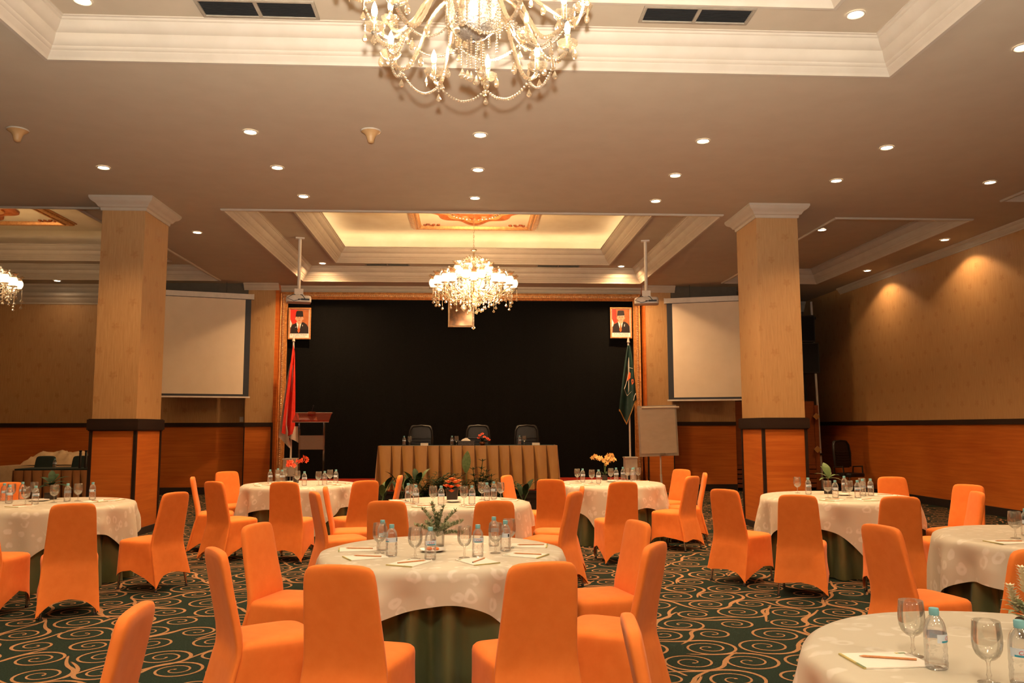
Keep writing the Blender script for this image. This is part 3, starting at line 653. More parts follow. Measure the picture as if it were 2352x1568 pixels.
GB={'T1':[(-0.545,5.22),(-0.31,4.97),(-0.02,5.0),(0.17,5.17),(0.265,5.38)],'T2':[(-0.57,8.71),(-0.35,8.42),(-0.04,8.39),(0.15,8.96),(0.35,8.95)],'T3':[(-2.69,11.94),(-2.66,12.25),(-2.34,11.56),(-2.02,11.39),(-1.94,11.83)],
'T4':[(1.55,11.76),(1.72,11.5),(2.05,11.87),(2.32,12.0),(2.49,12.06)],'T5':[(3.85,9.56),(3.92,8.9),(4.15,8.88),(4.49,9.28)],'T6':[(-4.87,9.17),(-4.48,8.71),(-4.78,9.46),(-4.33,8.98),(-4.16,9.14)],'T7':[(3.78,5.6)],'T8':[(1.5,2.79),(1.57,2.49)]}
PD={'T1':[(-.70,5.38,8,82),(-.61,5.06,24,75),(-.33,4.83,62,-62),(.055,4.86,118,-25),(.35,5.08,150,70),(.40,5.47,172,88)],'T2':[(-.72,8.93,8,40),(-.61,8.52,30,50),(-.42,8.24,60,-78),(.03,8.22,110,-65),(.42,8.9,170,80)],
'T3':[(-2.84,11.71,8,70),(-2.72,11.35,40,60),(-1.86,11.4,140,60),(-1.78,11.66,165,70)],'T4':[(1.46,11.35,20,80),(1.68,11.11,55,60),(2.47,11.78,170,85)],'T5':[(3.84,8.62,40,-80),(4.2,8.6,90,-60),(4.68,9.15,170,80)],'T6':[(-4.46,8.6,70,-70),(-3.96,9.06,150,45),(-3.86,9.24,170,-40)],'T7':[(3.6,5.42,10,84)],'T8':[(1.38,2.745,2,72)]}
def ordn(k,n): return 'only' if n==1 else ORD[k]
for t in BT:
    W=WHERE[t]; b=sorted(BT[t],key=lambda p:p[0]/p[1]); n=len(b)
    for k,(x,y) in enumerate(b):
        rz=R({0:25,1:-70,2:12,3:8,4:150,5:-100}.get(k,0)) if t!='T8' else R((75,15)[k])
        cam=math.atan2(-y,-x)+PI/2   # bottles whose label faces the room entrance
        bottle(x,y,ZT+.0008,cam+rz,('clear water bottle with blue cap on %s, %s from left'%(W,ORD[k])) if n>1 else 'clear water bottle with blue cap on %s'%W,'water bottles')
    b=sorted(GB[t],key=lambda p:p[0]/p[1]); n=len(b)
    for k,(x,y) in enumerate(b): goblet(x,y,ZT+.0008,('stemmed goblet on %s, %s from left'%(W,ORD[k])) if n>1 else 'stemmed goblet on %s'%W,'stemmed goblets')
    b=sorted(PD[t],key=lambda p:p[0]/p[1]); n=len(b)
    for k,(x,y,a,p) in enumerate(b):
        q=(', %s from left'%ORD[k]) if n>1 else ''
        pad(x,y,R(a),R(p),('white notepad with green edge on %s%s'%(W,q),'wooden pencil lying on a notepad, %s%s'%(W,q)))
plate(-.22,5.27,ZT+.001,.082,'white saucer of orange snacks on the nearest middle table',('orange snack on the saucer of the nearest table, left piece','orange snack on the saucer of the nearest table, right piece'))
plate(-.15,8.7,ZT+.001,.085,'white saucer before the orange roses on the second middle table')
plate(2.03,11.72,ZT+.001,.08,'white saucer on the yellow orchid table beside the pot')
plate(4.24,9.2,ZT+.001,.085,'white saucer among bottles on the right pillar table')
plate(-4.58,9.18,ZT+.001,.1,'white saucer before the leafy plant on the left pillar table')

# ------------------------------------------------------------------ flowers and plants
def leaf(mb,base,az,el,L,w,droop=.5,m=0,k=6):
    # curved lamina: mid rib rises at el and bends down by droop
    p=Vector(base); d=el; pts=[]
    for i in range(k+1):
        pts.append(p.copy()); p=p+Vector((cos(az)*cos(d),sin(az)*cos(d),sin(d)))*(L/k); d-=droop/k
    sd=Vector((-sin(az),cos(az),0)); v=[]
    for i,q in enumerate(pts):
        t=i/k; ww=w*sin(PI*min(1,.06+t*.94))**.8*(1-.25*t); v+=[q-sd*ww/2+Vector((0,0,.12*ww)),q,q+sd*ww/2+Vector((0,0,.12*ww))]
    f=[]
    for i in range(k): f+=[(3*i,3*i+1,3*i+4,3*i+3),(3*i+1,3*i+2,3*i+5,3*i+4)]
    mb.add(v,f,m); return pts
def bloom(mb,c,r,n=5,m=0,az=0,tilt=0,rnd=None):
    Mx=Matrix.Translation(c)@Matrix.Rotation(az,4,'Z')@Matrix.Rotation(tilt,4,'X'); t=MB()
    for k in range(n): leaf(t,(0,0,0),2*PI*k/n,.5,r,r*.75,.9,0,4)
    t.ball((0,0,r*.12),r*.16,6,4)
    mb.add(t.v,t.f,m,Mx)
rg=random.Random(11)
# sage sprigs with tiny coral flowers, nearest table
e=thing('flower_arrangement','sage foliage with tiny coral flowers in clear vase, nearest middle table','flowers',(-.2,5.52,ZT+.001),0,'table centrepieces')
s=MB(); s.lathe([(.0005,.004),(.04,.004),(.044,0),(.046,.01),(.048,.09),(.05,.1),(.046,.1),(.043,.012),(.0005,.01)],20); ob('vase',s,mGlass,e)
for k,(a,el,L) in enumerate(((2.6,1.2,.2),(2.0,1.35,.22),(1.2,1.3,.2),(.5,1.1,.2),(0,.75,.18),(3.3,.7,.16),(.2,.3,.17),(-.8,.9,.13),(3.9,1.0,.13),(1.6,1.5,.14))):
    s=MB(); p=Vector((0,0,.06)); d=el; pts=[]
    for i in range(9): pts.append(p.copy()); p=p+Vector((cos(a)*cos(d),sin(a)*cos(d),sin(d)))*L/8; d-=.07
    s.tube(pts,.002,5)
    for i in range(2,9):
        for q in range(15): leaf(s,pts[i],rg.uniform(0,6.28),rg.uniform(.2,1.3),.036,.0105,.5,0,2)
    ob('sprig',s,mSage,e)
    if k in (0,1,2,3,5):
        s=MB(); bloom(s,pts[-1],.016,5,0); ob('flower',s,mFlO,e)
# roses in dark square vase
e=thing('flower_arrangement','orange roses in dark square vase on the second middle table','flowers',(-.17,9.0,ZT+.001),0,'table centrepieces')
s=MB(); s.grid(lambda i,j:(((.05,.058,.07,.068,.06)[j])*sg(cos(2*PI*i/24+PI/4),.5),((.05,.058,.07,.068,.06)[j])*sg(sin(2*PI*i/24+PI/4),.5),(0,.004,.11,.118,.105)[j]),24,4,0,True); s.poly([(.06*sg(cos(2*PI*i/24+PI/4),.5),.06*sg(sin(2*PI*i/24+PI/4),.5),.1) for i in range(24)]); ob('vase',s,mPot,e)
for (x,y,z,r) in ((-.06,-.02,.15,.038),(-.01,-.05,.14,.036),(.03,.0,.19,.04),(0,.02,.22,.036),(.06,-.03,.15,.034),(-.04,.03,.19,.036),(.07,.04,.2,.03),(-.005,-.07,.1,.034)):
    s=MB()
    for q,(n,rr) in enumerate(((5,r),(4,r*.75),(3,r*.5))):
        for k in range(n): leaf(s,(x,y,z-r*.5),2*PI*k/n+q*.6,.55+.35*q,rr*1.5,rr*1.5,.2-.9*q*.2,0,4)
    s.ball((x,y,z),r*.45,8,5); ob('rose',s,mFlY2 if z>.18 else mFlO,e)
s=MB()
for k in range(16): leaf(s,(0,0,.11),rg.uniform(0,6.28),rg.uniform(0,.9),.09,.035,1.0,0,4)
ob('foliage',s,mLeaf,e); s=MB()
for k in range(14): s.ball((.075+rg.uniform(-.03,.02),rg.uniform(-.05,.03),.14+rg.uniform(-.02,.03)),.006,5,3)
ob('filler_blossom',s,mFlW,e)
# orchids
def orchid(x,y,label,mat,sprays,pot,tall):
    e=thing('orchid',label,'flowers',(x,y,ZT+.001),0,'table centrepieces')
    s=MB(); s.lathe([(.0005,0),(.035,0),(.045,.07),(.047,.075),(.04,.072),(.0005,.066)] if not pot else [(.0005,0),(.04,0),(.042,.07),(.036,.074),(.0005,.07)],18); ob('pot',s,mPot,e)
    s=MB()
    for k in range(9): leaf(s,(0,0,.07),k*.9,.7+.3*(k%2),.1,.03,1.0,0,5)
    ob('foliage',s,mLeaf,e)
    for (dx,h,bend) in sprays:
        s=MB(); pts=[Vector((dx*.1*t,0,.07+(h)*t-.0*t*t)) for t in [i/5 for i in range(6)]]+[Vector((dx*.1+bend*t,0,.07+h+.05*sin(PI*t*.75))) for t in [i/6 for i in range(1,7)]]
        s.tube(pts,.0025,5); ob('stem',s,mLeafL,e)
        for i,p in enumerate(pts[5:]):
            s=MB()
            for q in range(2): bloom(s,p+Vector((rg.uniform(-.015,.015),rg.uniform(-.02,.02),rg.uniform(-.03,.02))),.038,5,0,rg.uniform(0,6.28),PI/2.4+rg.uniform(-.4,.4))
            ob('blossom',s,mat,e)
orchid(-2.42,11.87,'coral red orchid spray in small pot, on the left table before the lectern',mFlR,((.2,.22,.13),(-.3,.16,-.09)),0,1)
orchid(2.0,12.1,'cream yellow orchid sprays in small dark pot, before the flipchart side',mFlY,((-.1,.22,-.17),(.2,.24,.1),(.25,.19,.12)),1,1)
def leafy(x,y,label,lv,mat,ph=.07,sq=True):
    e=thing('potted_plant',label,'plant',(x,y,ZT+.001),.3,'table centrepieces')
    s=MB(); s.lathe([(.0005,0),(.058,0),(.062,.004),(.064,ph),(.058,ph),(.0005,ph-.01)],4 if sq else 18); ob('pot',s,mPot,e)
    s=MB(); s.tube([(0,0,ph-.01),(.004,0,ph+.06),(0,.004,ph+.12)],[.014,.012,.006],8); ob('stem',s,mBronze,e)
    for (a,el,L,w,b) in lv:
        s=MB(); leaf(s,(0,0,b),a,el,L,w,.9,0,7); ob('leaf',s,mat,e)
leafy(-4.57,9.4,'dark leafy potted plant on the left pillar table',[(.2,.8,.2,.09,.16),(-.1,.15,.24,.09,.15),(1.2,1.0,.16,.1,.18),(2.8,.9,.16,.12,.16),(3.6,.2,.14,.12,.14),(2.2,.3,.15,.1,.16),(4.6,.6,.13,.12,.15),(5.4,.1,.16,.1,.12),(1.7,1.3,.17,.08,.18),(.6,.5,.2,.06,.15)],mLeaf)
leafy(4.17,9.45,'light green leaf bud plant in black pot on the right pillar table',[(1.4,1.5,.2,.12,.18),(2.9,.7,.17,.06,.18),(.1,.55,.2,.055,.17),(3.4,.3,.17,.05,.17),(-.3,.25,.17,.05,.17),(1.9,1.35,.17,.09,.18),(.5,.9,.14,.05,.17)],mLeafL)
e=thing('flower_arrangement','ivory flowers with sage leaves, cut by the right picture edge','flowers',(2.06,3.0,ZT+.001),0,'table centrepieces')
s=MB(); s.lathe([(.0005,0),(.04,0),(.05,.06),(.046,.066),(.0005,.06)],18); ob('vase',s,mPot,e)
for (dx,dy,h) in ((-.02,0,.2),(.03,.03,.19),(.02,-.04,.14),(-.05,.03,.13)):
    s=MB()
    for j in range(9):
        for k in range(8): leaf(s,(dx*(.5+.5*j/8),dy,h-.045+j*.011),k*PI/4+j*.4,.75,.04*(1-.04*j),.014,.4,0,2)
    ob('flower_head',s,mFlW,e)
s=MB()
for k in range(60): leaf(s,(rg.uniform(-.04,.04),rg.uniform(-.04,.04),rg.uniform(.06,.12)),rg.uniform(0,6.28),rg.uniform(0,.9),.055,.02,.6,0,3)
ob('foliage',s,mSage,e)
# ------------------------------------------------------------------ stage furniture
SZ=.366
e=thing('head_table','long table with golden pleated skirt on the stage front','table',(0,16.45,SZ)); 
s=MB(); s.box(-1.72,1.72,-.33,.37,.815,.845); ob('tabletop',s,mTopG,e)
s=MB()
for x in (-1.6,0,1.6):
    for y in (-.25,.3): s.box(x-.02,x+.02,y-.02,y+.02,0,.815)
ob('leg_frame',s,mBlack,e)
# skirt: box pleats that open toward the floor, running round front and both ends
path=[]; NP=15
def skirt_mesh(x0,x1,y0,y1,h,np_,ends,dep=.055,flare=.05,rd=random.Random(2)):
    s=MB(); pts=[]; W=(x1-x0)/np_
    cuts=[x0+W*(k+rd.uniform(-.1,.1)*(0<k<np_)) for k in range(np_+1)]
    prof=((0,0,0),(.006,.012,-.8),(.02,.14,-1.6),(.03,.2,-1.7),(.045,.36,-.3),(.07,.4,0),(.4,.62,.12),(.8,.9,.06),(.985,.99,0))
    rows=[(h,.0),(h-.03,.06),(h*.8,.28),(h*.6,.5),(h*.4,.7),(h*.2,.86),(0.004,1)]
    front=[]
    for z,q in rows:
        r_=[]
        for k in range(np_):
            A,w=cuts[k],cuts[k+1]-cuts[k]
            for t0,t1,d in prof: r_.append(((A+w*(t0+(t1-t0)*q))*(1+.012*q),y0-.004-flare*q+(-d*(dep+.045)*(.12+.88*q) if d<0 else -d*.15*q),z))
        r_.append((x1*(1+.012*q),y0-.004-flare*q,z)); front.append(r_)
    n=len(front[0]); v=[p for r_ in front for p in r_]
    s.add(v,[(j*n+i,j*n+i+1,(j+1)*n+i+1,(j+1)*n+i) for j in range(len(rows)-1) for i in range(n-1)])
    for sx,x in ((-1,x0),(1,x1)):
        m=ends; 
        def E(i,j):
            z,q=rows[j]; t=i/(m*6); y=y0-.004-flare*q+(y1-y0)*t; 
            return (x*(1+.012*q)+sx*(.004+flare*q*.6*min(1,t*8)+dep*.4*q*max(0,sin(t*m*2*PI))),y,z)
        s.grid(E,m*6,len(rows)-1)
    return s
ob('skirt',skirt_mesh(-1.735,1.735,-.345,.37,.848,NP,4),mSkirt,e,smooth=60)
def office_chair(x,y,label,rz=0,z=SZ,sc=1.0):
    e=thing('office_chair',label,'chair',(x,y,z),rz,'black office chairs'); e.scale=(sc,sc,sc)
    s=MB()
    def P(i,j):
        a=2*PI*i/28; zz=(.62,.66,.75,.9,1.05,1.15,1.215,1.24,1.25)[j]; hw=(.2,.235,.25,.255,.25,.238,.215,.19,.15)[j]; th=(.05,.06,.065,.065,.06,.06,.055,.045,.02)[j]
        return (hw*sg(cos(a),.5),.2+.1*(zz-.6)**1.3+th*sg(sin(a),.6)*.5,zz)
    s.grid(P,28,8,0,True); s.poly([P(i,8) for i in range(28)]); ob('backrest',s,mLeather,e)
    s=MB(); s.tube([(-.225,.185,.64),(-.24,.19,.95),(-.225,.215,1.14),(-.17,.23,1.22),(0,.235,1.24),(.17,.23,1.22),(.225,.215,1.14),(.24,.19,.95),(.225,.185,.64)],.02,8); ob('back_roll',s,mLeather,e)
    s=MB()
    for k,zz in enumerate((.74,.8,.86,.92,.98)): s.tube([(-.2,.17+.1*(zz-.6)**1.3,zz),(0,.155+.1*(zz-.6)**1.3,zz-.008),(.2,.17+.1*(zz-.6)**1.3,zz)],.016,6)
    ob('back_ribs',s,mLeather,e)
    s=MB(); s.grid(lambda i,j:(.25*(.4,1,1.04,1,.4)[j]*sg(cos(2*PI*i/24),.5),-.03+.24*(.4,1,1.04,1,.4)[j]*sg(sin(2*PI*i/24),.5),(.52,.51,.47,.43,.42)[j]),24,4,0,True); ob('seat',s,mLeather,e)
    for sx in (-1,1):
        s=MB(); s.tube([(sx*.27,.17,.47),(sx*.29,.17,.64),(sx*.29,-.1,.66),(sx*.28,-.12,.47)],.018,8); ob('armrest',s,mBlack,e)
    s=MB(); s.tube([(0,0,.06),(0,0,.44)],.03,10); ob('gas_lift',s,mMetal,e)
    for k in range(5):
        a=2*PI*k/5; s=MB(); s.tube([(0,0,.1),(.28*cos(a),.28*sin(a),.06)],[.025,.016],6); s.ball((.28*cos(a),.28*sin(a),.026),.026,8,5); ob('castor_leg',s,mBlack,e)
for x,l in ((-.98,'left'),(.205,'middle'),(1.22,'right')): office_chair(x,17.05,'black ribbed office chair behind the long stage table, %s of three'%l)
ZS=SZ+.846
for k,(x,y) in enumerate(((-1.26,16.4),(-.32,16.4),(1.02,16.4))): bottle(x,y,ZS,.4*k,'clear water bottle with blue cap on the long stage table, %s'%('leftmost','middle one','rightmost')[k],'water bottles')
for k,(x,y) in enumerate(((-1.15,16.42),(-.23,16.42),(1.11,16.42))): goblet(x,y,ZS,'stemmed goblet on the long stage table, %s'%('leftmost','middle one','rightmost')[k],'stemmed goblets')
e=thing('tissue_box','grey carved tissue box with a white tissue on the stage table','tissue box',(-.04,16.38,ZS))
s=MB(); s.box(-.16,.16,-.07,.07,0,.08); s.box(-.168,.168,-.078,.078,0,.01); s.box(-.168,.168,-.078,.078,.074,.09); ob('box',s,mTissue,e)
s=MB(); s.grid(lambda i,j:((.09-.07*j/5)*cos(2*PI*i/18)*(1+.25*sin(3*i)),(.03-.02*j/5)*sin(2*PI*i/18),.088+.055*j/5+.008*sin(2*i+j)),18,5,0,True); s.poly([(.02*cos(2*PI*i/18),.01*sin(2*PI*i/18),.143) for i in range(18)]); ob('tissue',s,mPaper,e)
e=thing('flower_arrangement','red flowers in a round copper vase on the stage table','flowers',(.28,16.4,ZS))
s=MB(); s.lathe([(.0005,0),(.04,0),(.065,.035),(.06,.06),(.04,.075),(.0005,.07)],18); ob('vase',s,mBronze,e)
for (x,y,z) in ((-.05,0,.19),(.0,.02,.22),(-.07,.01,.14),(.1,0,.13),(.04,-.02,.16),(.13,.01,.1)):
    s=MB(); bloom(s,(x,y,z),.042,6,0,0,.6); s.ball((x,y,z+.01),.02,6,4); ob('blossom',s,mFlR,e)
s=MB()
for k in range(22): leaf(s,(0,0,.07),rg.uniform(0,6.28),rg.uniform(.2,1.3),.13,.02,.6,0,4)
ob('foliage',s,mLeaf,e)
for k,(x,l) in enumerate(((-.86,'left'),(1.34,'right'))):
    s=MB(); s.add([(-.075,-.03,0),(.075,-.03,0),(.075,.03,0),(-.075,.03,0),(-.075,-.004,.05),(.075,-.004,.05),(.075,.004,.05),(-.075,.004,.05)],[(0,3,2,1),(4,5,6,7),(0,1,5,4),(1,2,6,5),(2,3,7,6),(3,0,4,7)]); o=ob('name_stand',s,mFlip,loc=(x,16.36,ZS)); tag(o,'small grey name stand on the stage table, before the %s office chair'%l,'name stand','name stands')
# potted greenery in front of the stage
def stage_plant(x,y,kind,h,label,seed):
    r_=random.Random(seed); e=thing('potted_plant',label,'plant',(x,y,0),r_.uniform(0,6),'greenery before the stage')
    s=MB(); s.lathe([(.0005,0),(.09,0),(.12,.2),(.128,.21),(.11,.21),(.0005,.19)],16); ob('pot',s,mPot,e)
    if kind=='fern':
        for k in range(30):
            a=r_.uniform(0,6.28); el=r_.uniform(.55,1.45); s=MB(); p=Vector((0,0,.19)); d=el; L=h*r_.uniform(.6,1.0)*(1 if el>1.1 else .7); pts=[]
            for i in range(9): pts.append(p.copy()); p=p+Vector((cos(a)*cos(d),sin(a)*cos(d),sin(d)))*L/8; d-=.13
            s.tube(pts,.004,4)
            for i in range(2,9):
                for sd in (-1,1): leaf(s,pts[i],a+sd*1.0,.25,.23*(1-.06*i),.046,.5,0,3)
            ob('frond',s,mLeaf,e)
    elif kind=='broad':
        for k in range(6):
            a=k*1.05+r_.uniform(-.3,.3); s=MB(); p1=Vector((.1*cos(a),.1*sin(a),h*r_.uniform(.45,.75))); s.tube([(0,0,.19),p1*.5+Vector((0,0,.1)),p1],.005,5); leaf(s,p1,a,1.2,.32,.13,.9,0,7); ob('leaf',s,mLeafL if k%3==0 else mLeaf,e)
    else:
        for k in range(5):
            a=r_.uniform(0,6.28); hh=h*r_.uniform(.55,1); s=MB(); p1=Vector((.09*cos(a),.09*sin(a),hh)); s.tube([(0,0,.19),p1],.007,5)
            for j in range(3):
                c=p1*(.7+.15*j)
                for q in range(8): leaf(s,c,q*.785+j,.55,.14,.022,.5,0,3)
            ob('cane',s,mLeaf,e)
PL=[(-1.56,15.5,'broad',.62,'spindly plant before the stage at the left end of the golden skirt'),(-1.22,15.6,'broad',.75,'light broad leaf plant before the stage, second from left'),(-.95,15.6,'broad',.8,'broad leaf plant before the stage, third from left'),(-.72,15.55,'fern',.8,'feathery fern before the stage, left of the tall leaf'),(-.4,15.6,'fern',.82,'dense fern before the stage behind the orange roses'),
(-.1,15.66,'fern',.7,'dense fern before the stage under the tall single leaf'),(.18,15.6,'cane',.98,'cane plant with starry leaf tufts before the stage'),(.34,15.5,'cane',.82,'shorter cane plant before the stage, right of the tallest cane'),(.58,15.55,'fern',.6,'low fern before the stage, right of the canes'),(1.02,15.5,'broad',.62,'sparse broad leaf plant before the stage at the right end')]
for k,p in enumerate(PL): stage_plant(p[0],p[1]-.2,*p[2:],k+3)
e=thing('potted_plant','single tall pale green leaf standing above the ferns before the stage','plant',(-.02,15.58,0),0,'greenery before the stage')
s=MB(); s.lathe([(.0005,0),(.08,0),(.1,.18),(.0005,.17)],14); ob('pot',s,mPot,e); s=MB(); s.tube([(0,0,.15),(-.01,0,.6),(-.02,0,.8)],.007,6); leaf(s,(-.02,0,.72),1.2,1.5,.42,.2,.3,0,8); ob('leaf',s,mLeafL,e)

# lectern of clear acrylic
e=thing('lectern','clear acrylic lectern with red tinted top left of the stage','lectern',(-3.5,18.6,SZ))
for x in (-.24,.3):
    s=MB(); s.box(x-.018,x+.018,-.02,.02,.03,1.42); ob('post',s,mAcr,e)
s=MB(); s.box(-.36,.42,-.2,.25,0,.03); ob('base',s,mAcr,e)
s=MB(); Mx=Matrix.Translation((.03,0,1.42))@Matrix.Rotation(R(28),4,'X'); s.box(-.4,.4,-.2,.22,0,.014,0,Mx); s.box(-.4,.4,-.215,-.2,-.0,.05,0,Mx); ob('reading_top',s,mAcrR,e)
s=MB(); s.box(-.4,.4,-.222,-.214,.0,.012,0,Mx); s.box(-.41,.41,.218,.228,.0,.016,0,Mx); ob('top_edge',s,mFlip,e)
s=MB(); s.box(-.25,.31,-.014,.006,.72,1.03); ob('front_panel',s,mAcrF,e)
s=MB(); s.lathe([(.0005,0),(.09,0),(.09,.05),(.07,.06),(.0005,.06)],16,(0,.1,1.5)); ob('microphone_base',s,mAcrR,e); s=MB(); s.tube([(0,.1,1.55),(.02,.06,1.62),(.05,0,1.68)],.006,6); s.ball((.05,0,1.69),.014,8,5); ob('microphone',s,mBlack,e)

# flags on stands
def flag(x,y,label,green):
    e=thing('flag',label,'flag',(x,y,0),0,'flags on stands'); tp=3.56
    s=MB(); s.tube([(0,0,.05),(0,0,tp)],.022,10); ob('pole',s,mWhite,e)
    s=MB(); s.lathe([(.0005,0),(.022,0),(.04,.02),(.028,.05),(.03,.07),(.012,.13),(.0005,.16)],12,(0,0,tp)); ob('finial',s,mFlip,e)
    s=MB(); s.box(-.14,.14,-.14,.14,.46,.85); s.box(-.155,.155,-.155,.155,.84,.87); 
    for a in range(4): s.box(-.02,.02,-.02,.02,0,.46,0,Matrix.Translation((.1*(1 if a%2 else -1),.1*(1 if a>1 else -1),0)))
    ob('stand_box',s,mWhite,e)
    if not green:
        # red over white, the cloth hanging in folds from the pole
        Rd=MB(); Wt=MB()
        def red(i,j):
            t=j/24; u=i/20; wd=.03+.2*t**.8; z=3.5-2.05*t-.15*u*(1-t)-.25*(1-abs(2*u-1))*t*.3; return (-.10*t+ (u-.42)*2*wd*.62+.02,-.05-.05*sin(u*9+t*2)*min(1,t*3),z)
        Rd.grid(red,20,24); ob('red_cloth',Rd,mFlagR,e,smooth=70)
        def wht(i,j):
            t=j/24; u=i/14
            ld=-.06-.2*t**.8; return (ld*.9-.05*t+u*(.05+.11*t+.14*max(0,t-.75)*4),-.015-.03*sin(u*6+t*3),3.1-1.75*t-.28*u*max(0,t-.5)*2)
        Wt.grid(wht,14,24); 
        def wh2(i,j):
            t=j/8; u=i/14; return (-.06+u*.22+.02*t,-.035-.03*sin(u*7),1.6-.3*u*0-t*(.26+.12*u))
        Wt.grid(wh2,14,8); ob('white_cloth',Wt,mFlagW,e,smooth=70)
    else:
        G=MB()
        def gr(i,j):
            t=j/24; u=i/20; hw=.03+.19*t**.85; x=-.05*t+(u-.5)*2*hw; z=3.5-1.42*t-(.42*max(0,1-abs(u-.45)*2.4)+.12*(1-u))*t**2+.1*u*t; return (x,-.05-.05*sin(u*8+t*1.5)*min(1,t*3),z)
        G.grid(gr,20,24); ob('green_cloth',G,mFlagG,e,smooth=70)
        F=MB(); pts=[gr(i,24) for i in range(21)]; F.grid(lambda i,j:(pts[i][0],pts[i][1]-.004,pts[i][2]-.05*j+.025),20,1); ob('fringe',F,mFringe,e)
        Em=MB(); 
        def at(u,t): p=gr(u*20,t*24); return Vector((p[0],p[1]-.008,p[2]))
        def band(a,b,w=.008):
            n=10; A=[at(a[0]+(b[0]-a[0])*k/n,a[1]+(b[1]-a[1])*k/n) for k in range(n+1)]; d=(A[-1]-A[0]).normalized(); sd=Vector((d.z,0,-d.x))*w
            Em.add([q for p in A for q in (p-sd,p+sd)],[(2*k,2*k+1,2*k+3,2*k+2) for k in range(n)])
        band((.62,.36),(.2,.66)); band((.2,.66),(.72,.74)); band((.62,.36),(.9,.42)); band((.97,.86),(.8,.92)); ob('emblem_outline',Em,mFlagW,e)
        Em=MB(); Em.add([at(.6,.42),at(.7,.46),at(.68,.53),at(.42,.53)],[(0,1,2,3)]); Em.add([at(.74,.57),at(.86,.6),at(.9,.66),at(.76,.66)],[(0,1,2,3)]); ob('emblem_motif',Em,mFlO,e)
flag(-4.08,19.35,'red and white flag hanging on a white pole, left of the stage',0); flag(3.81,19.35,'dark green gold fringed flag on a white pole, right of the stage',1)

# flipchart
e=thing('flipchart','grey flipchart with blank paper on a single leg, right of the stage','flipchart',(4.15,17.7,0),R(-3))
s=MB(); Mx=Matrix.Rotation(R(-2),4,'Y'); s.box(-.42,.42,-.02,.02,.94,2.03,0,Mx); ob('board',s,mFlip,e)
s=MB(); s.box(-.385,.385,-.028,-.021,1.0,1.99,0,Mx); ob('paper',s,mBoard,e)
s=MB(); s.tube([(-.4,-.03,1.975),(.41,-.03,1.99)],.022,8); ob('paper_roll',s,mBoard,e)
s=MB(); s.box(.02,.13,-.05,-.028,.965,1.005,0,Mx); ob('eraser',s,mGrey,e)
s=MB(); s.tube([(.0,.03,.5),(.0,.03,1.2)],.017,8); s.tube([(.02,.03,.1),(.0,.03,.55)],.024,8); ob('leg_post',s,mWhite,e)
for k in range(3):
    a=2*PI*k/3+.3; s=MB(); s.tube([(.02,.03,.16),(.02+.36*cos(a),.03+.36*sin(a),.05)],.014,6); s.lathe([(.0005,0),(.03,0),(.03,.04),(.0005,.04)],10,(.02+.36*cos(a),.03+.36*sin(a),0)); ob('foot',s,mMetal,e)

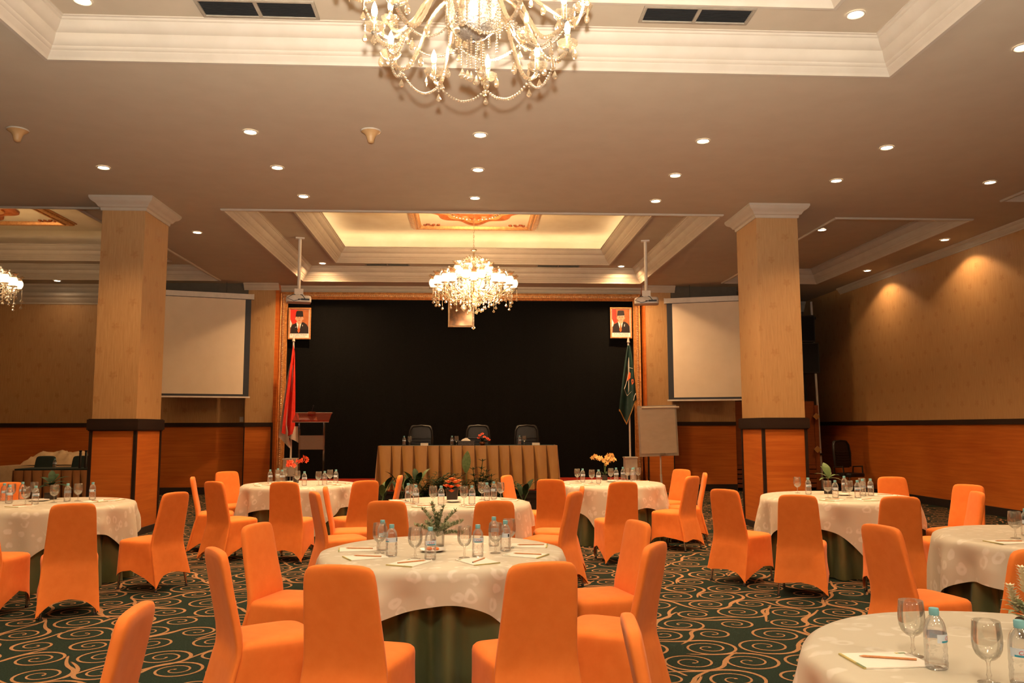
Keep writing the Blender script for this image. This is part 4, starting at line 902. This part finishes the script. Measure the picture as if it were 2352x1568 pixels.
# portraits and the small picture in the middle
def portrait(x,y,zc,label,caps,right):
    e=thing('framed_portrait',label,'picture',(x,y,zc),0,'framed portraits'); w,h=.27,.385
    s=MB()
    P=[(-w,-h),(w,-h),(w,h),(-w,h)]
    pr=[(0,0),(0,.02),(.012,.03),(.03,.03),(.036,.018),(.04,.006)]
    s.grid(lambda i,j:((abs(P[i][0])-pr[j][0])*math.copysign(1,P[i][0]),-pr[j][1],(abs(P[i][1])-pr[j][0])*math.copysign(1,P[i][1])),4,len(pr)-1,0,True); ob('frame',s,mGold,e,smooth=30)
    s=MB()
    for k in range(22):
        for zz in (-h+.02,h-.02): s.ball((-w+.02+k*(2*w-.04)/21,-.03,zz),.0085,5,3)
    for k in range(31):
        for xx in (-w+.02,w-.02): s.ball((xx,-.03,-h+.02+k*(2*h-.04)/30),.0085,5,3)
    o=ob('bead_border',s,mGoldB,e); o['kind']='stuff'
    s=MB(); yl=[-.004]
    def pg(pts,m): yl[0]-=.0012; s.poly([(a,yl[0],b) for a,b in pts],m)
    def el(cx,cz,rx,rz,m,a0=0,a1=2*PI,n=24): pg([(cx+rx*cos(a0+(a1-a0)*k/n),cz+rz*sin(a0+(a1-a0)*k/n)) for k in range(n+1)],m)
    pg([(-.235,-.35),(.235,-.35),(.235,.35),(-.235,.35)],0)
    pg([(-.225,-.24),(.22,-.24),(.22,.34),(-.225,.34)],1)                        # brown studio ground
    pg([(-.225,.34),(-.12 if right else -.06,.34),(-.10 if right else -.04,.0),(-.17,-.0),(-.225,.12)],2)
    pg([(-.225,.1),(-.18,.0),(-.2,-.08),(-.225,-.1)],0)
    pg([(-.21,-.24),(-.205,-.1),(-.17,-.03),(-.07,.02),(.1,.03),(.17,-.02),(.21,-.09),(.215,-.24)],3)   # jacket
    pg([(-.075,.03),(-.04,.05),(.04,.04),(.055,.05),(.0,-.17),(-.03,-.17),(-.06,-.05)],0)    # shirt
    pg([(-.03,.0),(.01,.0),(.0,-.03),(.015,-.18),(-.015,-.23),(-.045,-.18),(-.02,-.03)],4)    # tie
    el(-.005,.04,.055,.06,5); el(-.005,.13,.082,.105,5)
    el(-.09,.12,.014,.03,5); el(.08,.12,.014,.03,5)
    pg([(-.09,.165),(.085,.165),(.088,.2),(-.092,.2)],9 if right else 3)
    pg([(-.096,.175),(.088,.185),(.075,.29),(.06,.305),(-.06,.305),(-.08,.29)],3)
    for sx in (-1,1):
        el(-.005+sx*.035,.14,.014,.006,6,n=12); pg([(-.005+sx*.018,.157),(-.005+sx*.052,.16),(-.005+sx*.052,.166),(-.005+sx*.018,.163)],6)
    pg([(-.013,.14),(.003,.14),(.01,.103),(-.02,.103)],7); el(-.005,.075,.03,.007,8,n=14)
    if right: pg([(.07,-.09),(.085,-.09),(.09,-.03),(.08,-.03)],0)
    else: pg([(-.1,-.095),(-.045,-.085),(-.045,-.078),(-.1,-.088)],0); pg([(.07,-.06),(.08,-.07),(.085,-.04),(.075,-.03)],0)
    def cap(t,sz,z):
        v,f=text_mesh(t,sz); yl[0]-=.0012; s.add([(a,yl[0],b+z) for a,b,c in v],f,6)
    cap(caps[0],.05,-.29); cap(caps[1],.021,-.325)
    ob('picture',s,[mPaper,mPBg,mFlagR,mPSuit,mPTie,mSkin,mPInk,mSkin2,mLip,mPHair],e,smooth=0)
mPBg=M('portrait brown ground',(.42,.13,.035),(.3,.085,.02),(5,5,5),.4); mPSuit=M('portrait dark suit',(.018,.012,.01),rough=.4); mPTie=M('portrait orange tie',(.75,.12,.02),rough=.4)
mSkin=M('portrait skin',(.6,.34,.2),(.55,.3,.17),(9,9,9),.4); mSkin2=M('portrait skin shade',(.5,.26,.14),rough=.4); mLip=M('portrait lip',(.36,.12,.08),rough=.4); mPInk=M('portrait ink',(.05,.03,.02),rough=.5); mPHair=M('portrait grey hair',(.55,.47,.4),rough=.5)
portrait(-4.07,19.93,4.065,'framed portrait of a man in black cap with white pocket square, left of the stage',('Ir. H. Joko Widodo','PRESIDEN REPUBLIK INDONESIA'),0)
portrait(3.75,19.93,4.115,'framed portrait of an older grey haired man in black cap, right of the stage',("K.H. Ma'ruf Amin",'WAKIL PRESIDEN REPUBLIK INDONESIA'),1)
e=thing('framed_picture','small gilt framed glass picture hanging behind the middle chandelier','picture',(-.18,19.98,4.33))
s=MB(); P=[(-.32,-.33),(.32,-.33),(.32,.33),(-.32,.33)]; pr=[(0,0),(0,.025),(.02,.035),(.04,.02),(.042,.008)]
s.grid(lambda i,j:((abs(P[i][0])-pr[j][0])*math.copysign(1,P[i][0]),-pr[j][1],(abs(P[i][1])-pr[j][0])*math.copysign(1,P[i][1])),4,len(pr)-1,0,True); ob('frame',s,mGoldB,e)
s=MB(); s.box(-.285,.285,-.012,-.004,-.295,.295); ob('glazed_print',s,M('dark bronze print',(.2,.085,.03),(.08,.035,.015),(7,7,7),.12,.3),e)

# projection screens and projectors
def screen(xa,ya,xb,yb,zt,zb,label):
    dx,dy=xb-xa,yb-ya; L=math.hypot(dx,dy); a=math.atan2(dy,dx); e=thing('projection_screen',label,'projection screen',((xa+xb)/2,(ya+yb)/2,0),a,'hanging projection screens')
    s=MB(); s.box(-L/2,L/2,-.06,.06,zt-.06,zt+.06); s.box(-L/2-.03,-L/2,-.065,.065,zt-.065,zt+.065); s.box(L/2,L/2+.03,-.065,.065,zt-.065,zt+.065); ob('housing',s,mWhite,e)
    s=MB(); s.box(-L/2+.03,L/2-.03,-.002,.002,zb,zt-.06); ob('black_border',s,mBlack,e)
    s=MB(); s.box(-L/2+.16,L/2-.16,-.004,-.0025,zb+.05,zt-.07); ob('screen_cloth',s,mScreen,e)
    s=MB(); s.box(-L/2,L/2,-.015,.015,zb-.035,zb); ob('weight_bar',s,mWhite,e)
    s=MB()
    for x in (-L*.3,L*.3): s.tube([(x,0,zt+.06),(x,0,CZ-.005)],.006,6)
    ob('hanger',s,mBlack,e)
screen(-7.95,18.78,-5.13,19.66,4.66,2.30,'white projection screen hanging left of the stage behind the left pillar')
screen(4.80,19.66,7.6,18.78,4.62,2.22,'white projection screen hanging right of the stage behind the right pillar')
def projector(x,y,label,rz):
    e=thing('projector',label,'projector',(x,y,4.1),rz,'ceiling projectors')
    s=MB(); s.tube([(0,0,.1),(0,0,1.195)],.032,12); ob('ceiling_pole',s,mWhite,e)
    s=MB(); s.box(-.085,.085,-.06,.06,1.17,1.199); ob('ceiling_plate',s,mWhite,e)
    s=MB(); s.box(-.085,.085,-.07,.07,.06,.17); s.box(-.1,.1,-.09,.09,.035,.055); ob('mount',s,mWhite,e)
    s=MB(); s.grid(lambda i,j:((.235,.24,.24,.225,.2)[j]*sg(cos(2*PI*i/32),.35),(.165,.17,.17,.16,.14)[j]*sg(sin(2*PI*i/32),.35),(-.1,-.085,-.01,.02,.03)[j]),32,4,0,True); s.poly([(.235*sg(cos(2*PI*i/32),.35),.165*sg(sin(2*PI*i/32),.35),-.1) for i in range(32)]); s.poly([(.2*sg(cos(2*PI*i/32),.35),.14*sg(sin(2*PI*i/32),.35),.03) for i in range(32)]); ob('body',s,mWhite,e)
    s=MB(); s.box(.04,.2,-.178,-.168,-.07,-.035); s.box(-.02,.03,-.176,-.168,-.06,-.045); ob('connector_panel',s,mBlack,e)
    s=MB(); s.tube([(.02,-.03,.06),(.06,-.19,.03),(.12,-.2,-.05)],.007,6); s.tube([(-.02,-.02,.06),(-.12,-.16,.04),(-.22,-.19,-.04),(-.1,-.185,-.09),(.06,-.178,-.05)],.006,6); ob('cable',s,mBlack,e)
    s=MB(); s.lathe([(.05,0),(.055,.02),(.045,.03),(.0005,.02)],16,(0,0,0),0,Matrix.Translation((-.1,.165,-.035))@Matrix.Rotation(-PI/2,4,'X')); ob('lens',s,mBlack,e)
projector(-3.33,16.15,'white ceiling projector on a long pole, left of the middle chandelier',R(14)); projector(3.55,16.1,'white ceiling projector on a long pole, right of the middle chandelier',R(-12))
s=MB(); s.box(-.045,.045,-.012,0,-.06,.06,0); s.box(-.02,.02,-.016,-.012,-.03,.03,0); o=ob('wall_switch',s,mWhite,loc=(-5.42,YB-.001,1.77)); tag(o,'white wall switch plate on the back wall under the left screen','switch')

# dark corner at right: loudspeakers, white pole, timber gate, black chair
for k,(x0,x1,z0,z1,l) in enumerate(((8.02,8.70,3.68,4.36,'upper black loudspeaker in the dark corner right of the right pillar'),(8.06,8.78,2.9,3.66,'lower black loudspeaker in the dark corner right of the right pillar'))):
    e=thing('loudspeaker',l,'loudspeaker',((x0+x1)/2,20.3,z0),0,'wall loudspeakers'); w,h=(x1-x0)/2,z1-z0
    s=MB(); s.box(-w,w,-.2,.25,0,h); ob('cabinet',s,mBlack,e); s=MB(); s.box(-w+.03,w-.03,-.215,-.2,.03,h-.03); ob('grille',s,M('black speaker cloth',(.006,.006,.006),(.003,.003,.003),(90,90,90),.9),e)
    s=MB(); s.poly([(-w+.1,-.217,.1),(-w+.17,-.217,.1),(-w+.135,-.217,.17)]); ob('badge',s,mGrey,e)
e=thing('speaker_bracket','white pole rising to the loudspeakers in the dark right corner','pole',(8.86,20.45,0))
s=MB(); s.tube([(.02,0,0),(-.04,0,2.9)],.03,8); s.tube([(-.05,0,2.9),(-.08,0,4.75)],.03,8); ob('pole',s,mWhite,e); s=MB(); s.box(-.4,.02,-.02,.02,4.3,4.36); s.box(-.08,.06,-.05,.05,.85,.9); ob('arm',s,mBlack,e)
e=thing('timber_gate','red brown slatted timber panel standing in the dark right recess','panel',(7.5,20.35,0))
s=MB(); s.box(-.9,1.2,.0,.04,.62,2.2); ob('upper_panel',s,mGate,e)
for k in range(5):
    s=MB(); s.box(-.9,1.2,0,.04,.06+k*.115,.15+k*.115); ob('slat',s,mGate,e)
for x in (-.98,.75,1.24):
    s=MB(); s.box(x-.05,x+.05,-.03,.06,0,2.1 if x>-.5 else 1.95); ob('post',s,mGate,e)
for z in (1.82,1.0):
    s=MB(); s.lathe([(.0005,0),(.06,0),(.09,.09),(.0005,.1)],4,(0,0,0),0,Matrix.Translation((1.2,-.03,z))@Matrix.Rotation(PI/2,4,'X')); ob('bracket',s,mSkirt,e)
office_chair(8.72,18.6,'black padded chair in the dark corner beside the right wall',R(20),0,1.0)

# left bay buffet
e=thing('buffet_table','long table with brown pleated skirt and dark green top, far left','table',(-8.05,16.9,0))
s=MB(); s.box(-.73,1.6,-.3,.35,.755,.785); ob('tabletop',s,mTopG,e)
s=skirt_mesh(-.75,1.62,-.315,.35,.755,13,3,.05,.03,random.Random(8)); ob('skirt',s,mSkirtB,e,smooth=60)
def dark_chair(x,y,label):
    e=thing('banquet_chair',label,'chair',(x,y,0),PI,'dark green covered chairs'); b,st_,lg=protos[0]
    m1,m2=b.copy(),st_.copy(); m1.materials[0]=mTopG; m2.materials[0]=mTopG
    ob('backrest',m1,parent=e); ob('seat',m2,parent=e)
    for l in lg: ob('leg',l,parent=e)
    e.scale=(1.15,1,1.06)
dark_chair(-8.85,17.65,'dark green covered chair behind the far left table, left one'); dark_chair(-8.12,17.7,'dark green covered chair behind the far left table, right one')
for k,(x,l) in enumerate(((-8.1,'left'),(-7.36,'right'))): bottle(x,16.75,.786,k,'clear water bottle on the far left brown skirted table, %s one'%l,'water bottles')
for k,(x,l) in enumerate(((-7.63,'left'),(-7.53,'right'))):
    s=MB(); s.lathe([(.0005,0),(.026,0),(.026,.05),(.023,.06),(.0245,.3),(.02,.31),(.027,.325),(.027,.345),(.0005,.35)],14); o=ob('black_canister',s,[mBlack],loc=(x,16.78+.02*k,.786)); tag(o,'tall black cylinder on the far left table, %s one of the pair'%l,'canister','black cylinders')
e=thing('flower_arrangement','small dark red flowers at the right end of the far left table','flowers',(-7.32,16.95,.786)); s=MB(); s.lathe([(.0005,0),(.04,0),(.05,.1),(.0005,.1)],12); ob('vase',s,mPot,e)
s=MB()
for k in range(7): bloom(s,(rg.uniform(-.1,.12),rg.uniform(-.05,.05),.17+rg.uniform(-.03,.06)),.04,5,0,0,.8)
ob('blossoms',s,mFlR,e)
s=MB(); s.box(-.05,.05,-.04,.04,0,.012); o=ob('white_card',s,mPaper,loc=(-7.27,16.72,.786)); tag(o,'small white card at the right end of the far left table','card')
e=thing('side_table','low table under rumpled linen at the far left','table',(-8.95,18.9,0)); s=MB(); s.box(-1.2,.75,-.4,.4,.72,.75); ob('tabletop',s,mGate,e)
s=MB(); s.grid(lambda i,j:((-1.22+1.99*i/30),(-.42 if j else -.41)-.01*sin(i*1.9)*j,.757 if j==0 else .05),30,1); s.box(-1.22,.77,-.41,.42,.752,.758); ob('drape',s,mLinen,e)
rl=random.Random(4); hts=[[rl.uniform(-.03,.04) for _ in range(30)] for _ in range(20)]
s=MB(); s.grid(lambda i,j:(-.9+1.5*i/24,-.32+.6*j/14,.765+(.27*max(0,1-((i-12.5)/12.6)**4)*max(0,1-((j-7)/7.1)**4)*(1+.1*sin(i*.9+j*.4)))+hts[j][i]*(0<i<24 and 0<j<14)),24,14); o=ob('linen_pile',s,mLinen,loc=(-8.85,18.9,0),smooth=80); tag(o,'rumpled pile of beige linen on a table at the far left','linen')
# ------------------------------------------------------------------ chandeliers
def drop_mesh(L=.06,w=.018):
    s=MB(); s.lathe([(.0005,0),(w*.7,L*.12),(w,L*.3),(w*.8,L*.5),(w*.35,L*.8),(.0015,L)],6); return s
def strand(pts,r,mb=None,n=5):
    mb=mb or MB()
    for p in pts: mb.ball(p,r,n,3)
    return mb
sh=[(.012,0),(.03,.004),(.05,.02),(.072,.06),(.08,.1),(.076,.135),(.06,.17),(.052,.195),(.056,.215),(.075,.24),(.095,.258)]
def shade_mesh():
    s=MB(); n=24
    s.grid(lambda i,j:(sh[j][0]*(1+(.09*cos(6*2*PI*i/n) if j>8 else 0))*cos(2*PI*i/n),sh[j][0]*(1+(.09*cos(6*2*PI*i/n) if j>8 else 0))*sin(2*PI*i/n),sh[j][1]+(.008*cos(6*2*PI*i/n) if j==10 else 0)),n,6,0,True)
    return s.mesh('shade',[mFrost],60)
def rim_mesh():
    s=MB(); n=24
    s.grid(lambda i,j:(sh[j+6][0]*(1+(.09*cos(6*2*PI*i/n) if j>2 else 0))*cos(2*PI*i/n),sh[j+6][0]*(1+(.09*cos(6*2*PI*i/n) if j>2 else 0))*sin(2*PI*i/n),sh[j+6][1]+(.008*cos(6*2*PI*i/n) if j==4 else 0)),n,4,0,True)
    return s.mesh('shade_rim',[mCrys],60)
shM,rimM=shade_mesh(),rim_mesh()
cupM=MB().lathe([(.0005,-.05),(.012,-.04),(.02,-.02),(.05,-.012),(.075,.0),(.08,.006),(.05,.0),(.02,.004),(.0005,.004)],16).mesh('cup',[mCrys],40)
def hang_strand(n,r,L,seed):
    s=strand([(0,0,-k*.0165) for k in range(n)],r); z=-n*.0165-L; d=drop_mesh(L,.03); s.add([(x,y,q+z) for x,y,q in d.v],d.f); return s.mesh('pendant_strand',[mCrys],40)
hsM=[hang_strand(14,.0085,.08,1),hang_strand(10,.0085,.075,2),hang_strand(18,.008,.07,3)]
def grand_chandelier(x,y,zc,label):
    e=thing('chandelier',label,'chandelier',(x,y,zc),0,'crystal chandeliers with tulip shades'); r_=random.Random(5)
    # zc = height of the lower arm cups; ceiling hook at 5.93
    top=5.93-zc
    s=MB(); s.tube([(0,0,.75),(0,0,.78)],.03,10)
    zz=.8; k=0
    while zz<top-.06:
        s.tube([(.012*cos(a)*(1 if k%2 else 0)+(0 if k%2 else 0),.012*cos(a)*(0 if k%2 else 1),zz+.03*sin(a)) for a in [2*PI*q/8 for q in range(9)]],.0035,4); zz+=.05; k+=1
    ob('chain',s,mGoldB,e)
    s=MB(); s.lathe([(.0005,-.1),(.02,-.09),(.05,-.03),(.055,0)],16,(0,0,top)); ob('ceiling_cup',s,mSilver,e)
    s=MB(); s.lathe([(.0005,-.28),(.03,-.27),(.06,-.22),(.11,-.15),(.17,-.08),(.16,-.05),(.06,-.03),(.04,.05),(.07,.1),(.09,.13),(.05,.17),(.03,.25),(.06,.3),(.03,.36),(.025,.5),(.05,.55),(.02,.6),(.018,.74),(.06,.76),(.065,.78),(.0005,.79)],20); ob('centre_column',s,mCrys,e)
    s=MB(); s.ball((0,0,-.33),.045,10,6); s.tube([(0,0,-.28),(0,0,-.7)],.004,5); d=drop_mesh(.1,.035); s.add([(a,b,c-.82) for a,b,c in d.v],d.f)
    for k in range(18): s.ball((0,0,-.36-.02*k),.011,6,4)
    ob('bottom_drop',s,mCrys,e)
    tiers=((12,.80,0.0,-.12,0),(12,.58,.09,-.1,PI/12),(6,.33,.27,.05,0.2))
    for T,(n,rad,zz,dip,off) in enumerate(tiers):
        for k in range(n):
            a=2*PI*k/n+off; s=MB(); pts=[]
            for q in range(13):
                t=q/12; rr=.05+(rad-.05)*t; z=zz-.03-( -dip+.04)*sin(PI*min(1,t*1.02))**1.0*(1 if t<.9 else .9)+ .02*(1-t); pts.append((rr,0,z))
            pts[-1]=(rad,0,zz-.045); s.tube(pts,.0125,7)
            arm=ob('arm',s,mCrys,e,rot=(0,0,a)); c=ob('cup',cupM,parent=arm,loc=(rad,0,zz)); 
            ob('shade',shM,parent=arm,loc=(rad,0,zz+.002)); ob('shade_rim',rimM,parent=arm,loc=(rad,0,zz+.002))
            for q in range(3 if T<2 else 2):
                b=r_.uniform(0,6.28); ob('pendant_strand',hsM[(q+k)%3],parent=arm,loc=(rad+.066*cos(b+q*2.1),.066*sin(b+q*2.1),zz-.012))
    s=MB()     # draped bead swags between cups, crystal crown, inner drops
    for (n,rad,zz,dip,off) in tiers:
        for k in range(n):
            a0=2*PI*k/n+off; a1=a0+2*PI/n
            for q in range(1,11):
                t=q/11; a=a0+(a1-a0)*t; rr=rad*(1-.1*sin(PI*t)); s.ball((rr*cos(a),rr*sin(a),zz-.02-.16*sin(PI*t)),.009,5,3)
    for k in range(10):
        a=2*PI*k/10
        for q in range(14):
            t=q/13; s.ball(((.05+.3*t**1.4)*cos(a),(.05+.3*t**1.4)*sin(a),.62-.3*t+.05*sin(PI*t)),.010,5,3)
            s.ball(((.14*sin(PI*t)+.12)*cos(a),(.14*sin(PI*t)+.12)*sin(a),.32+.3*t),.0085,5,3)
    for k in range(22):
        a=2*PI*k/22
        for q in range(9): s.ball(((.5-.045*q)*cos(a),(.5-.045*q)*sin(a),-.16-.012*q-.05*sin(q)),.012,5,3)
    o=ob('bead_garland',s,mCrys,e); o['kind']='stuff'
    s=MB()
    for k in range(70):
        a=r_.uniform(0,6.28); rr=r_.uniform(.08,.5); d=drop_mesh(r_.uniform(.05,.09),.022); z=-.2-.34*max(0,(1-rr/.45))-r_.uniform(0,.08); s.add([(p[0]+rr*cos(a),p[1]+rr*sin(a),p[2]+z) for p in d.v],d.f)
    for k in range(36):
        a=r_.uniform(0,6.28); rr=r_.uniform(.2,.78); s.ball((rr*cos(a),rr*sin(a),r_.uniform(-.12,.06)),.028,6,4)
    for k in range(5):
        a=2*PI*k/5+.3
        for q in range(9):
            b=2*PI*q/9; d=drop_mesh(.05,.014); s.add([(p[0]+.16*cos(a)+.05*cos(b),p[1]+.16*sin(a)+.05*sin(b),p[2]+.56+.03*sin(3*b)) for p in d.v],d.f)
    o=ob('crystal_drops',s,mCrys,e); o['kind']='stuff'
    l=bpy.data.lights.new('chandelier_glow','POINT'); l.energy=PW_C if x>-5 else 120; l.color=(1,.64,.32); l.shadow_soft_size=.5; lo=bpy.data.objects.new('chandelier_glow',l); COL.objects.link(lo); lo.location=(x,y,zc+.05)
PW_C=480
grand_chandelier(.098,16.1,4.3,'crystal chandelier with lit tulip shades hanging before the black backdrop'); grand_chandelier(-9.55,16.1,4.28,'crystal chandelier cut by the left picture edge in the left bay')

# near chandelier: glass rope arms with candle lamps, cut by the top of the picture
NX,NY=.02,4.4
e=thing('chandelier','near glass rope arm chandelier with candle bulbs, cut by the top picture edge','chandelier',(NX,NY,0))
s=MB(); n=28
s.lathe([(.0005,3.715),(.03,3.718),(.075,3.735),(.115,3.77),(.14,3.815),(.15,3.87),(.148,3.9),(.152,3.91)],n); ob('bowl',s,mSilver,e,smooth=60)
s=MB(); s.lathe([(.0005,3.69),(.01,3.692),(.014,3.7),(.012,3.71),(.006,3.72)],10); ob('bowl_finial',s,mMetal,e)
s=MB(); s.lathe([(.15,3.93),(.06,3.96),(.03,4.05),(.07,4.12),(.09,4.18),(.04,4.25),(.03,4.4),(.06,4.48),(.03,4.55),(.02,4.9),(.05,4.95),(.0005,4.97)],20); ob('centre_column',s,mCrys,e)
s=MB(); s.tube([(0,0,4.9),(0,0,5.93)],.012,6); ob('chain',s,mGoldB,e)
bulb=MB().lathe([(.0005,.0),(.012,.003),(.016,.018),(.0175,.032),(.014,.052),(.008,.07),(.002,.084),(.0005,.087)],14).mesh('bulb',[mBulb],60)
sleeve=MB().lathe([(.0005,0),(.0145,0),(.0145,.075),(.017,.08),(.012,.085),(.0005,.085)],14).mesh('candle_sleeve',[mCrys],40)
dish=MB(); dish.grid(lambda i,j:((.008,.03,.046,.056,.06)[j]*(1+.05*cos(10*2*PI*i/40)*(j>2))*cos(2*PI*i/40),(.008,.03,.046,.056,.06)[j]*(1+.05*cos(10*2*PI*i/40)*(j>2))*sin(2*PI*i/40),(-.004,.0,.008,.022,.034)[j]),40,4,0,True); dish.lathe([(.0005,-.016),(.012,-.015),(.018,-.009),(.012,-.003),(.0005,-.003)],14,m=1); dishM=dish.mesh('drip_dish',[mCrys,mSilver],60)
d=drop_mesh(.05,.0165); dr=[]
s=strand([(0,0,-.008-.0135*k) for k in range(3)],.0058,n=6); s.add([(a,b,c-.102) for a,b,c in d.v],d.f); dr.append(s.mesh('pendant',[mCrys],30))
s=MB(); s.lathe([(.0005,-.075),(.009,-.05),(.0105,-.045),(.004,-.02),(.0015,-.012)],4); s.ball((0,0,-.008),.006,6,4); dr.append(s.mesh('pendant',[mCrys],20))
s=MB(); s.lathe([(.0005,-.072),(.012,-.066),(.017,-.05),(.0135,-.03),(.004,-.014),(.001,-.008)],10); s.ball((0,0,-.004),.0055,6,4); dr.append(s.mesh('pendant',[mCrys],30))
def rope_arm(R_,zc,zd,zs,n):
    # glass rope arm: leaves the hub, dives, turns up to its cup
    s=MB(); ctl=[(.1,zs),(.17,zs+.02),(.27,zs-.06),(.36,zd+.09),(R_*.76,zd+.012),(R_*.86,zd+.002),(R_*.95,zd+.03),(R_,zc-.03)]
    pts=[]
    for i in range(len(ctl)-1):
        p0,p1,p2,p3=ctl[max(i-1,0)],ctl[i],ctl[i+1],ctl[min(i+2,len(ctl)-1)]
        for q in range(8):
            t=q/8; f=lambda a,b,c,d_:.5*((2*b)+(-a+c)*t+(2*a-5*b+4*c-d_)*t*t+(-a+3*b-3*c+d_)*t**3); pts.append((f(p0[0],p1[0],p2[0],p3[0]),0,f(p0[1],p1[1],p2[1],p3[1])))
    pts.append((R_,0,zc-.03))
    s.tube(pts,[.0135 if k%2 else .0105 for k in range(len(pts))],8); return s.mesh('arm',[mCrys],30),pts
pi_=random.Random(9)
def near_tier(R_,zc,zd,zs,n,off,sw):
    am,pts=rope_arm(R_,zc,zd,zs,n)
    for k in range(n):
        a=2*PI*k/n+off; A=ob('arm',am,parent=e,rot=(0,0,a)); ob('drip_dish',dishM,parent=A,loc=(R_,0,zc-.02)); ob('candle_sleeve',sleeve,parent=A,loc=(R_,0,zc-.02)); ob('bulb',bulb,parent=A,loc=(R_,0,zc+.064))
        for q in range(3):
            b=2*PI*q/3+.5; ob('pendant',dr[(q+k)%3],parent=A,loc=(R_+.056*cos(b),.056*sin(b),zc-.0),rot=(0,0,q))
        ob('pendant',dr[0],parent=A,loc=(R_*.86,0,zd-.01)); ob('pendant',dr[2],parent=A,loc=(R_*.62,.0,zd+.06))
        a1=a+2*PI/n; s=MB()
        P0=Vector((R_*.86*cos(a),R_*.86*sin(a),zd-.012)); P1=Vector((R_*.86*cos(a1),R_*.86*sin(a1),zd-.012)); L=(P1-P0).length; m=int(L*1.25/.019)
        for q in range(m+1):
            t=q/m; p=P0.lerp(P1,t); s.ball((p.x,p.y,p.z-sw*4*t*(1-t)),.0083,8,5)
        ob('bead_swag',s,mCrys,e)
near_tier(.545,3.735,3.635,3.96,10,R(80),.085)
near_tier(.74,4.09,3.985,4.2,10,R(98),.1)
for k in range(14):
    a=2*PI*k/14; s=MB(); L=pi_.choice((8,11,14))
    for q in range(L): s.ball((.15*cos(a),.15*sin(a),3.9-.017*q),.0075,6,4)
    ob('bead_strand',s,mCrys,e)
for k,(x,y,L) in enumerate(((0.02,.03,12),(-.03,.0,11),(.045,-.02,10),(-.01,-.05,13),(.06,.05,9),(-.06,.05,9))):
    s=MB()
    for q in range(L): s.ball((x,y,3.71-.015*q),.0062,6,4)
    z=3.71-.015*L; dm=drop_mesh(.062,.02); s.add([(a+x,b+y,c+z-.068) for a,b,c in dm.v],dm.f); ob('bead_strand',s,mCrys,e)
CANDLE=30
for k in range(5):
    l=bpy.data.lights.new('candle_glow','POINT'); l.energy=CANDLE; l.color=(1,.74,.48); l.shadow_soft_size=.09; lo=bpy.data.objects.new('candle_glow',l); COL.objects.link(lo); a=2*PI*k/5; lo.location=(NX+.66*cos(a),NY+.66*sin(a),3.9)

# ------------------------------------------------------------------ light: cove lamps, photographer's flash
def cove(h,w):
    q=inner[h]; z=CZ+.3+.34
    for (x,y,sx,rz,rx) in (((q[0]+q[1])/2,q[3]+.03,q[1]-q[0],0,1),((q[0]+q[1])/2,q[2]-.03,q[1]-q[0],0,-1),(q[0]-.03,(q[2]+q[3])/2,q[3]-q[2],1,1),(q[1]+.03,(q[2]+q[3])/2,q[3]-q[2],1,-1)):
        l=bpy.data.lights.new('cove_lamp','AREA'); l.shape='RECTANGLE'; l.size=sx; l.size_y=.05; l.energy=w*sx/6; l.color=(1,.8,.54)
        o=bpy.data.objects.new('cove_lamp',l); COL.objects.link(o); o.location=(x,y,z); o.rotation_euler=(PI,0,PI/2 if rz else 0)
cove(T_ctr,6)
FLASH=2700
l=bpy.data.lights.new('camera_flash','SPOT'); l.energy=FLASH; l.color=(1,.93,.84); l.shadow_soft_size=.035; l.spot_size=R(120); l.spot_blend=.8
o=bpy.data.objects.new('camera_flash',l); COL.objects.link(o); o.location=(.0,-.02,1.56+.17); o.rotation_euler=(PI/2+R(56),0,R(-3))   # head tilted up to bounce off the ceiling
wd=bpy.data.worlds.new('World'); SC.world=wd; wd.use_nodes=True; wd.node_tree.nodes['Background'].inputs[0].default_value=(.5,.25,.1,1); wd.node_tree.nodes['Background'].inputs[1].default_value=.0

# ------------------------------------------------------------------ camera
cam=bpy.data.cameras.new('camera'); co=bpy.data.objects.new('camera',cam); COL.objects.link(co); SC.camera=co
cam.sensor_width=36; cam.lens=36*1888.76/2352; cam.clip_end=100
ya,pi2,ro=R(3.0462),R(5.9717),R(-.1351)
fw=Vector((sin(ya)*cos(pi2),cos(ya)*cos(pi2),sin(pi2))); rt=Vector((cos(ya),-sin(ya),0)); up=rt.cross(fw); r2=rt*cos(ro)+up*sin(ro); u2=up*cos(ro)-rt*sin(ro)
mw=Matrix((r2,u2,-fw)).transposed().to_4x4(); mw.translation=(0,0,1.56); co.matrix_world=mw
vs=SC.view_settings; vs.view_transform='Standard'; vs.look='None'; vs.gamma=1; vs.use_curve_mapping=False; vs.exposure=.78
cy=SC.cycles; cy.use_denoising=True; cy.max_bounces=5; cy.diffuse_bounces=3; cy.glossy_bounces=2; cy.transparent_max_bounces=14; cy.transmission_bounces=2; cy.use_adaptive_sampling=True; cy.adaptive_threshold=.04; cy.caustics_reflective=False; cy.caustics_refractive=False; cy.sample_clamp_indirect=4
cy.use_light_tree=False
for m_ in (mFrost,mBulb,mLamp): m_.cycles.emission_sampling='NONE'   # their light comes from the lamps beside them
